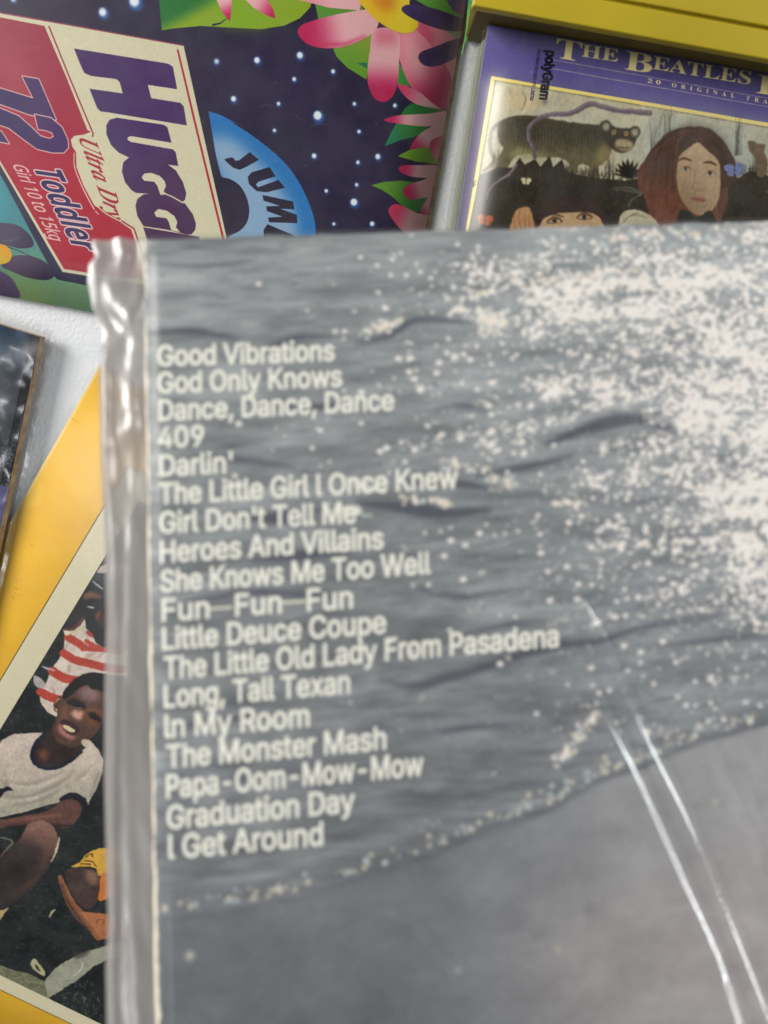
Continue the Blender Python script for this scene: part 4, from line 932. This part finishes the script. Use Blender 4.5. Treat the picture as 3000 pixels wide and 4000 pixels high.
    pick = R5.choice(5, len(hit), p=[.20, .26, .25, .18, .11])
    for (y_, x_), k_ in zip(hit, pick):
        n_, d_ = st[k_]
        if n_ < y_ < H-n_-1 and n_ < x_ < W-n_-1:
            v_ = gl[y_-n_:y_+n_+1, x_-n_:x_+n_+1]; np.maximum(v_, d_, out=v_)
    gl = np.maximum(gl, np.clip((vnoise(H, W, 8, 11, 3, 68, .8)+.34*(g2-.5)+.3*(wv-.5)-(.83-.38*dens))*8, 0, 1)*np.clip(dens*5-.5, 0, 1)*(1-hole*.85))
    gl = np.clip(blur(gl, 1)*1.12, 0, 1)
    gl *= .82+.18*vnoise(H, W, 12, 18, 2, 65)
    c.a = c.a*(1-gl[..., None])+np.array([246, 238, 232])*gl[..., None]
    c.a = c.a.astype(np.float32)
    tones = [(238, 226, 212), (226, 216, 196), (200, 212, 210), (244, 232, 226)]
    n = 0
    while n < 2300:
        x, y = r.rand()*1750+310, r.rand()*1500+510
        uu = (x-310)/1350; vv = (y-510)/1500
        shore = 1975-(x-380)*.18-((x-380)/1300)**2*180
        if y > shore-8: continue
        d = .05+.5*math.exp(-((uu-1.0)/.42)**2)*math.exp(-((vv-.45)/.5)**2)+.30*math.exp(-((uu-.75)/.3)**2)*math.exp(-((vv-.14)/.14)**2)+.2*math.exp(-((uu-.72)/.25)**2)*math.exp(-((vv-.62)/.2)**2)
        n += 1
        if r.rand() > d: continue
        s_ = 2.2+4.4*r.rand()**2.5
        far = uu < .4
        for _ in range(r.randint(1, 4)):
            q = mO([(x+r.randn()*9, y+r.randn()*5)])[0]
            c.dot(q, s_*(1.0 if not far else .9), tones[r.randint(4)] if not far else tones[2], alpha=.85 if not far else .5, soft=1)
    for Q, w in [([(1010, 640), (1100, 615), (1240, 605), (1400, 590)], 16), ([(1040, 700), (1060, 690), (1090, 700)], 30), ([(780, 720), (830, 705), (870, 690)], 13), ([(930, 1000), (1000, 1005), (1070, 1030), (1110, 1050)], 16), ([(870, 1075), (930, 1080), (975, 1092)], 11), ([(1205, 1650), (1240, 1600), (1290, 1540)], 18), ([(1180, 1090), (1260, 1085), (1400, 1060)], 8), ([(1300, 520), (1420, 500), (1560, 510)], 18), ([(760, 1045), (800, 1052), (830, 1060)], 8), ([(700, 1095), (760, 1100), (800, 1112)], 9)]:
        for i in range(int(w*2.6)):
            t = r.rand(); A = np.array(Q); p = np.array([np.interp(t, np.linspace(0, 1, len(A)), A[:, 0]), np.interp(t, np.linspace(0, 1, len(A)), A[:, 1])])
            q = mO([(p[0]+r.randn()*w*.4, p[1]+r.randn()*w*.4)])[0]
            c.dot(q, 5+7*r.rand(), tones[r.randint(4)], alpha=.85, soft=1)
    # wet sand below the last wave; its pinkish brightening rightwards also carries film glare
    shore = mO([(330, 1990), (420, 1985), (520, 1972), (640, 1945), (800, 1895), (930, 1852), (1060, 1795), (1180, 1757), (1300, 1690), (1390, 1662), (1430, 1640), (1520, 1605), (1659, 1567), (2300, 1400)])
    c.poly(shore+mO([(2600, 4200), (100, 4200), (100, 2000)]), (100, 103, 109), soft=2, grad=(mO([(700, 2100)])[0], mO([(1659, 1750)])[0], (156, 156, 158)))
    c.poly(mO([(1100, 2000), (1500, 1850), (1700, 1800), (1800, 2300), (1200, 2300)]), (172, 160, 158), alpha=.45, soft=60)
    c.poly(mO([(300, 2080), (700, 2050), (900, 2180), (700, 2400), (250, 2400)]), (84, 88, 90), alpha=.55, soft=50)
    sandy = yy > np.interp(xx[0], c.T(shore)[:, 0], c.T(shore)[:, 1])[None, :]
    c.a += np.where(sandy, (vnoise(H, W, 60, 90, 5, 71, .7)-.5)*40+grain(H, W, 72)*10, grain(H, W, 73)*14)[..., None]
    c.a = c.a.astype(np.float32)
    c.line([(a, b-10) for a, b in shore[:-1]], [9, 12, 12, 10, 6], (62, 64, 74), sm=True, alpha=.75, soft=4)
    for i in range(170):
        t = r.rand(); A = np.array(shore[:-1]); q = (np.interp(t, np.linspace(0, 1, len(A)), A[:, 0])+r.randn()*12, np.interp(t, np.linspace(0, 1, len(A)), A[:, 1])-34-abs(r.randn())*26)
        c.dot(q, 4+8*r.rand(), (218, 206, 184) if r.rand() < .55 else (186, 200, 200), alpha=.8, soft=1)
    for i in range(26): c.dot(mO([(400+r.rand()*1250, 2010+r.rand()*190)])[0], 2+2.5*r.rand(), (196, 194, 188), alpha=.5, soft=1)
    for x, y in [(410, 2065), (1545, 1733), (1205, 2050), (990, 2095)]: c.dot(mO([(x, y)])[0], 15 if x < 500 else 8, (222, 214, 190), soft=3)
    # the song list
    for tx, a, b in ROWS:
        tx = tx.replace('I ', 'l ').replace('In ', 'ln ')                       # a plain upright bar for the lone capital
        cap = 78+(a[1]-1429)*.0062
        sl = (b[1]-a[1])/(b[0]-a[0])
        c.text(tx, a, b, (-.012*cap, -cap), (234, 232, 222), INTER, bold=6.0)
    for a, b in (((823, 2378), (905, 2372)), ((1107, 2354), (1188, 2348))): c.line([a, b], 12, (212, 208, 192))
    # yellowed, frayed left edge
    e = (1+5*vnoise(H, 1, 14, 1, 3, 81)[:, 0]+np.clip((np.arange(H)/H-.45)*22, 0, 8)*vnoise(H, 1, 6, 1, 2, 82)[:, 0])
    m = np.clip(e[:, None]-xx, 0, 1)[..., None]
    c.a = c.a*(1-m)+np.array([216, 206, 184])*m
    return c.image('sea_cover_print', gain=1.03)

# ------------------------------------------------------------------ build: cover boards, plastic sleeves
def bag(name, pl, z_over, grow, parent, m, amp=.00022, seed=1, nu=70, nv=70, round_=.006, side=.004, fq=1.0):
    """clear sleeve: an upper sheet lying over the board that rolls down to the table round the rim"""
    w, h = float(pl.w), float(pl.h); r = np.random.RandomState(seed); ph = r.rand(8)*6
    gl, gt, gr, gb = grow
    def f(u, v):
        a = np.interp(u, [0, .2, .25, .75, .8, 1], [-gl, .0006, .0018, w-.0018, w-.0006, w+gr]); b = np.interp(v, [0, .2, .25, .75, .8, 1], [-gt, .0006, .0018, h-.0018, h-.0006, h+gb])
        cr = round_
        # rounded corners
        ca = min(a+gl, w+gr-a); cb = min(b+gt, h+gb-b)
        if ca < cr and cb < cr:
            dx, dy = cr-ca, cr-cb; d = math.hypot(dx, dy)
            if d > cr:
                s_ = cr/d
                a = (-gl+cr-dx*s_) if a+gl < w/2 else (w+gr-cr+dx*s_)
                b = (-gt+cr-dy*s_) if b+gt < h/2 else (h+gb-cr+dy*s_)
        out = max(-a, a-w, -b, b-h, 0)
        drop = min(1, out/.0035); drop = drop*drop*(3-2*drop)
        wob = 0 if fq == 1 else amp*.38*(math.sin(a*190+3*math.sin(b*80+ph[5]))*math.sin(b*150+2*math.sin(a*110+ph[6]))+.22*math.sin(a*520+b*300+2*math.sin(b*310)))
        wob += amp*(math.sin(a*62+ph[0]+2*math.sin(b*23+ph[3]))*math.sin(b*55+ph[1])+.7*math.sin(a*130+b*90+ph[2])+.5*math.sin(b*170-a*40+ph[4]))
        return pl.at(a, b, z_over*(1-drop) - drop*side + wob*(1-.6*drop))
    return sheet(name, f, nu, nv, parent, m)

film_m = film('clear_sleeve', .0, .02, rough=.2, gloss=.38, bumpd=.0002)
film_haze = film('aged_sleeve', .10, .22, (.40, .40, .34), rough=.35, gloss=.35, tint=(.86, .88, .84), nscale=30)

# starry pack cover
pack = thing('record_sleeve', 'dark blue starry sleeve with HUGGIES lettering and pink flowers on white table', 'record sleeve')
pm = mat('starry_print', rough=.42, spec=.4, img=paint_pack(), coat=.04)
slab('cover', PH, -.0032, 0, pack, [pm, card_white], warp=.0002, seed=2, bev=.0003)
bk = Plane(PH.O + PH.U*.0015 + np.array([0, 0, -.0032]), PH.U, PH.V, .3165, .314)
ang = .0125
Ub = PH.U*math.cos(ang) - PH.V*math.sin(ang); Vb = PH.V*math.cos(ang) + PH.U*math.sin(ang)
bk = Plane(PH.O + np.array([0, 0, -.0034]) - PH.V*.0 + PH.U*-.0012 + PH.V*.0022, Ub, Vb, .3165, .311)
slab('back_board', bk, -.0009, 0, pack, [card_tan, card_tan], grid=26, wear=.0004, seed=5)
bag('plastic_sleeve', PH, .0007, (.002, .002, .0055, .0016), pack, film_m, seed=3, side=.0035)
# torn green strip showing at the upper right corner
gm = speckle(mat('green_tape', rough=.4), (.03, .30, .16), (.20, .55, .16), 90)
gx = []
pts = [(1846, -40), (1850, 0), (1842, 45), (1832, 110), (1822, 160), (1806, 212)]
g0 = [PH.uv([p])[0] for p in pts]
vs = []; fs = []
for i, (a, b) in enumerate(g0):
    wd_ = .0035*(1-i/(len(g0)-1))+.0003
    vs += [tuple(PH.at(a-wd_, b, .0012)), tuple(PH.at(a+.0004*math.sin(i*2.1), b, .0006))]
    if i: k = 2*i; fs.append((k-2, k, k+1, k-1))
me = bpy.data.meshes.new('torn_tape'); me.from_pydata(vs, [], fs)
so = link('torn_tape', me, pack, [gm]); mo = so.modifiers.new('t', 'SOLIDIFY'); mo.thickness = .0003

# purple cover on its pile
purple = thing('record_sleeve', 'purple sleeve titled THE BEATLES with painted picture, topmost of its pile', 'record sleeve')
pbm = mat('purple_print', rough=.34, spec=.5, img=paint_purple(), coat=.06)
slab('cover', PB, -.0034, 0, purple, [pbm, mat('purple_edge', (.10, .08, .2), .6)], warp=.00025, seed=4, bev=.0004)
bag('plastic_sleeve', PB, .0008, (.0028, .0045, .004, .004), purple, film('purple_sleeve_film', .0, .03, rough=.22, gloss=.28, bumpd=.0002), seed=6, side=.0036, round_=.008)
pile = [('white edged sleeve in the pile, second under the purple sleeve', (.22, .22, .19), .0085), ('olive edged sleeve in the middle of the pile under the purple one', (.10, .11, .07), .0085), ('pale grey sleeve lying on the table at the bottom of the pile', (.26, .28, .25), .0085)]
z = zB-.0042
for i, (lb, colr, th) in enumerate(pile):
    t = thing('record_sleeve', lb, 'record sleeve', 'sleeves piled under the purple sleeve')
    pl = Plane(np.array([PB.O[0], PB.O[1], z]) + PB.U*(.001-.0012*i) + PB.V*.0035, PB.U, PB.V, .313, .31)
    slab('cover', pl, -th+.0002, 0, t, [mat('pile_card', colr, .6)]*2, grid=16, bev=.0006, wear=.0002, seed=20+i)
    z -= th+.0002
    bag('plastic_sleeve', pl, .0002, (.0032, .001, .002, .002), t, film_haze, seed=30+i, side=th*.6, nu=50, nv=50)

# yellow tub
zT = .047
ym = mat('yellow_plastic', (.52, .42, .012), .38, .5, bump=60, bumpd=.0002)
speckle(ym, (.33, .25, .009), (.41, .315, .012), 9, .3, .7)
A, U = line_plane((1842, 28), (3000, 240), zT)
V = np.array([U[1], -U[0], 0.0])
tub = thing('storage_tub', 'yellow plastic tub with grooved lid behind the purple sleeve', 'tub')
D = .26; Wd = .42
lid = Plane(A - V*D, U, V, Wd, D)
gA = on_table((2400, 8), zT); gw = float((A-gA)@V)
def prism(name, corners_top, z1, z0, parent, m, bev=.002, shrink=0.0):
    c = np.mean(corners_top, 0); vs = []
    for p in corners_top: vs.append((p[0], p[1], z1))
    for p in corners_top: q = p+(c-p)/np.linalg.norm(c-p)*shrink; vs.append((q[0], q[1], z0))
    me = bpy.data.meshes.new(name); me.from_pydata(vs, [], [(0, 1, 2, 3), (7, 6, 5, 4)]+[(i, i+4, (i+1) % 4+4, (i+1) % 4) for i in range(4)])
    o = link(name, me, parent, [m]); b = o.modifiers.new('b', 'BEVEL'); b.width = bev; b.segments = 4
    for p in me.polygons: p.use_smooth = True
    o.modifiers.new('w', 'WEIGHTED_NORMAL')
    return o
def rect(pl, a0, a1, b0, b1): return [pl.at(a0, b0), pl.at(a0, b1), pl.at(a1, b1), pl.at(a1, b0)]
R_ = gw
lidp = prism('lid', rect(lid, 0, Wd, 0, D), zT, zT-.004, tub, ym, .0010)
# raised centre panel and the raised outer rim strips leave the narrow groove between them
prism('lid_panel', rect(lid, R_+.0006, Wd-R_, R_, D-R_-.0009), zT+.0022, zT-.002, lidp, ym, .0009)
for k, q in enumerate([rect(lid, .0004, Wd, D-R_+.0004, D-.0003), rect(lid, .0004, R_-.0006, .001, D-R_)]):
    prism('rim', q, zT+.0014, zT-.002, lidp, ym, .0009)
prism('tub_body', rect(lid, .0025, Wd-.002, .002, D-.0005), zT-.0038, .0005, tub, mat('yellow_plastic_shaded', (.10, .07, .005), .6), .002, .0)  # body yellow darkened: shade on the front wall put into the colour

# yellow framed cover
yel = thing('record_sleeve', 'large yellow sleeve with cream framed photograph of smiling children in T-shirts', 'record sleeve')
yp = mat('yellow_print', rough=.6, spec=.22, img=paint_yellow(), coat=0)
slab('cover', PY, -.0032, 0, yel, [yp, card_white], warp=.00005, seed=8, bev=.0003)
bag('plastic_sleeve', PY, .0006, (.0014, .002, .002, .004), yel, film_m, amp=.00006, seed=9, side=.003)

# dark cover lying partly on the yellow one
dark = thing('record_sleeve', 'dark grey sleeve in crinkled clear plastic overlapping the yellow sleeve', 'record sleeve')
dp = mat('dark_print', rough=.35, img=paint_dark())
slab('cover', PK_, -.0022, 0, dark, [dp, card_tan], warp=.0001, seed=10, bev=.0003)
slab('back_board', Plane(PK_.O+PK_.U*.0012+np.array([0, 0, -.0028]), PK_.U, PK_.V, .315, .315), -.0020, 0, dark, [card_tan, card_tan], grid=20, wear=.0002, seed=11)
slab('inner_sleeve', Plane(PK_.O+PK_.U*.0004+np.array([0, 0, -.0050]), PK_.U, PK_.V, .315, .315), -.0016, 0, dark, [card_white, card_tan], grid=10, seed=12)
crk = film('crinkled_sleeve', .0, .035, (.75, .76, .8), rough=.2, gloss=1.1, nscale=26, bump=40, bumpd=.0015)
bag('plastic_sleeve', PK_, .0014, (.004, .0030, .0062, .004), dark, crk, amp=.0011, seed=13, side=.0062, nu=230, nv=230, fq=5)

# the held sleeve
held = thing('record_sleeve', 'blurred close record sleeve with sea photograph and white song list', 'record sleeve')
edge = speckle(mat('frayed_card', rough=.9), (.62, .52, .36), (.36, .28, .18), 220, .35, .7)
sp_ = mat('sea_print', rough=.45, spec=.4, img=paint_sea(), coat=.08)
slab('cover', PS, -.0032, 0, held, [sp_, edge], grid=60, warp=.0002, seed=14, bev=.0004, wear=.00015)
cre = [[(2205, 2255), (2360, 2510), (2450, 2710), (2570, 2960), (2680, 3180), (2815, 3490), (2950, 3830), (3060, 4120)],
       [(2225, 2525), (2350, 2750), (2500, 3040), (2670, 3420), (2805, 3720), (2900, 4020), (2960, 4250)],
       [(2640, 2560), (2760, 2880), (2900, 3200), (3050, 3500)], [(2480, 4060), (2560, 3860), (2620, 3700)], [(1760, 1980), (1900, 2140), (2060, 2330)]]
cre = [smooth(PS.uv(q), 4, False) for q in cre]
rw = np.random.RandomState(5)
for _ in range(16):
    x_, y_ = 1300+1600*rw.rand(), 2400+1500*rw.rand(); a_ = 1.1+.5*rw.randn(); L_ = 120+380*rw.rand()
    cre.append(smooth(PS.uv([(x_, y_), (x_+L_*.5*math.cos(a_), y_+L_*.5*math.sin(a_)), (x_+L_*math.cos(a_+.2), y_+L_*math.sin(a_+.2))]), 3, False))
hgt = [.0011, .00135, .00035,   .00024, .0002]+[.00012+.0002*rw.rand() for _ in range(16)]; wid = [.0009, .0010, .0009, .0009, .0008]+[.0005+.0005*rw.rand() for _ in range(16)]
NU, NV = 430, 430
us = np.linspace(-.0, .315, NU+1); vv_ = np.linspace(-.0006, .3156, NV+1)
# the sheet's grid is finer where the creases run
UU, VV = np.meshgrid(us, vv_)
ZZ = .0009+.00012*(np.sin(UU*47+2*np.sin(VV*19))*np.sin(VV*39+1)+.6*np.sin(UU*90+VV*70+2))
for q, hh, ww in zip(cre, hgt, wid):
    best = np.full(UU.shape, 1e9); tt = np.zeros(UU.shape)
    L = 0; tot = np.sum(np.hypot(*np.diff(q, axis=0).T))
    for a, b in zip(q[:-1], q[1:]):
        d = b-a; l2 = d@d
        t = np.clip(((UU-a[0])*d[0]+(VV-a[1])*d[1])/l2, 0, 1)
        dd = np.hypot(UU-a[0]-t*d[0], VV-a[1]-t*d[1])
        m = dd < best; best[m] = dd[m]; tt[m] = ((L+t*math.sqrt(l2))/tot)[m]; L += math.sqrt(l2)
    am = np.clip(.25+tt*2.4, 0, 1)*(.93+.07*np.sin(tt*17))
    ZZ += hh*am*np.exp(-(best/ww)**2)
vs = [tuple(PS.at(UU[j, i], VV[j, i], ZZ[j, i])) for j in range(NV+1) for i in range(NU+1)]
fs = [(j*(NU+1)+i, (j+1)*(NU+1)+i, (j+1)*(NU+1)+i+1, j*(NU+1)+i+1) for j in range(NV) for i in range(NU)]
me = bpy.data.meshes.new('plastic_sleeve'); me.from_pydata(vs, [], fs)
link('plastic_sleeve', me, held, [film('held_film', .01, .05, (.8, .8, .82), rough=.13, gloss=2.4, nscale=14, bump=18, bumpd=.0012)], True)
# crumpled loose edge of the plastic, a flattened tube left of the card
edge_px = [(354, 936), (356, 960), (374, 1004), (346, 1026), (336, 1100), (352, 1190), (378, 1250), (394, 1300), (390, 1380), (384, 1430), (386, 1600), (394, 1800), (400, 2000), (408, 2200), (410, 2450), (404, 2700), (404, 3000), (410, 3300), (418, 3600), (408, 3800), (412, 4000), (414, 4300)]
eu = PS.uv(edge_px)
def flap(u, v):
    b = -.0004+v*(.315)
    left = np.interp(b, eu[:, 1], eu[:, 0])
    right = .0012
    an = 2*math.pi*u
    mid = (left+right)/2; rad = (right-left)/2
    x = mid+rad*math.cos(an)
    s = (right-x)/(right-left)
    hgt_ = .0010*math.sin(an)
    k = math.exp(-b/.075)
    tw = .62*(.0012*math.sin(b*60+s*4)*s + .0016*k*math.sin(b*210+s*6+1)*s + .0012*k*math.sin(b*120-s*9)*math.sin(s*5)
          + .0026*math.exp(-((b-.016-s*.020)/.0045)**2)*s*(1-s)*3 - .0026*math.exp(-((b-.036+s*.016)/.004)**2)*s*(1-s)*3
          + .0018*math.exp(-((b-.052-s*.010)/.003)**2)*s*(1-s)*3 + .0006*math.sin(b*330+s*14)*s*(1-s)*2)*(.35+.65*math.exp(-b/.08))
    rl = .0014*math.exp(-((s-.82-.05*math.sin(b*40))/.085)**2)*min(1, b/.05) + .0006*math.exp(-((s-.45+.12*math.sin(b*31))/.10)**2)
    top = 1 if math.sin(an) > 0 else .3
    return PS.at(x, b, -.001+hgt_+tw+rl*top)
fl = film('flap_film', .42, .74, (.44, .415, .40), rough=.33, gloss=1.6, nscale=50, stretch=(1, .35, 1), bump=90, bumpd=.0022)
sheet('sleeve_flap', flap, 40, 260, held, fl, closed=True)
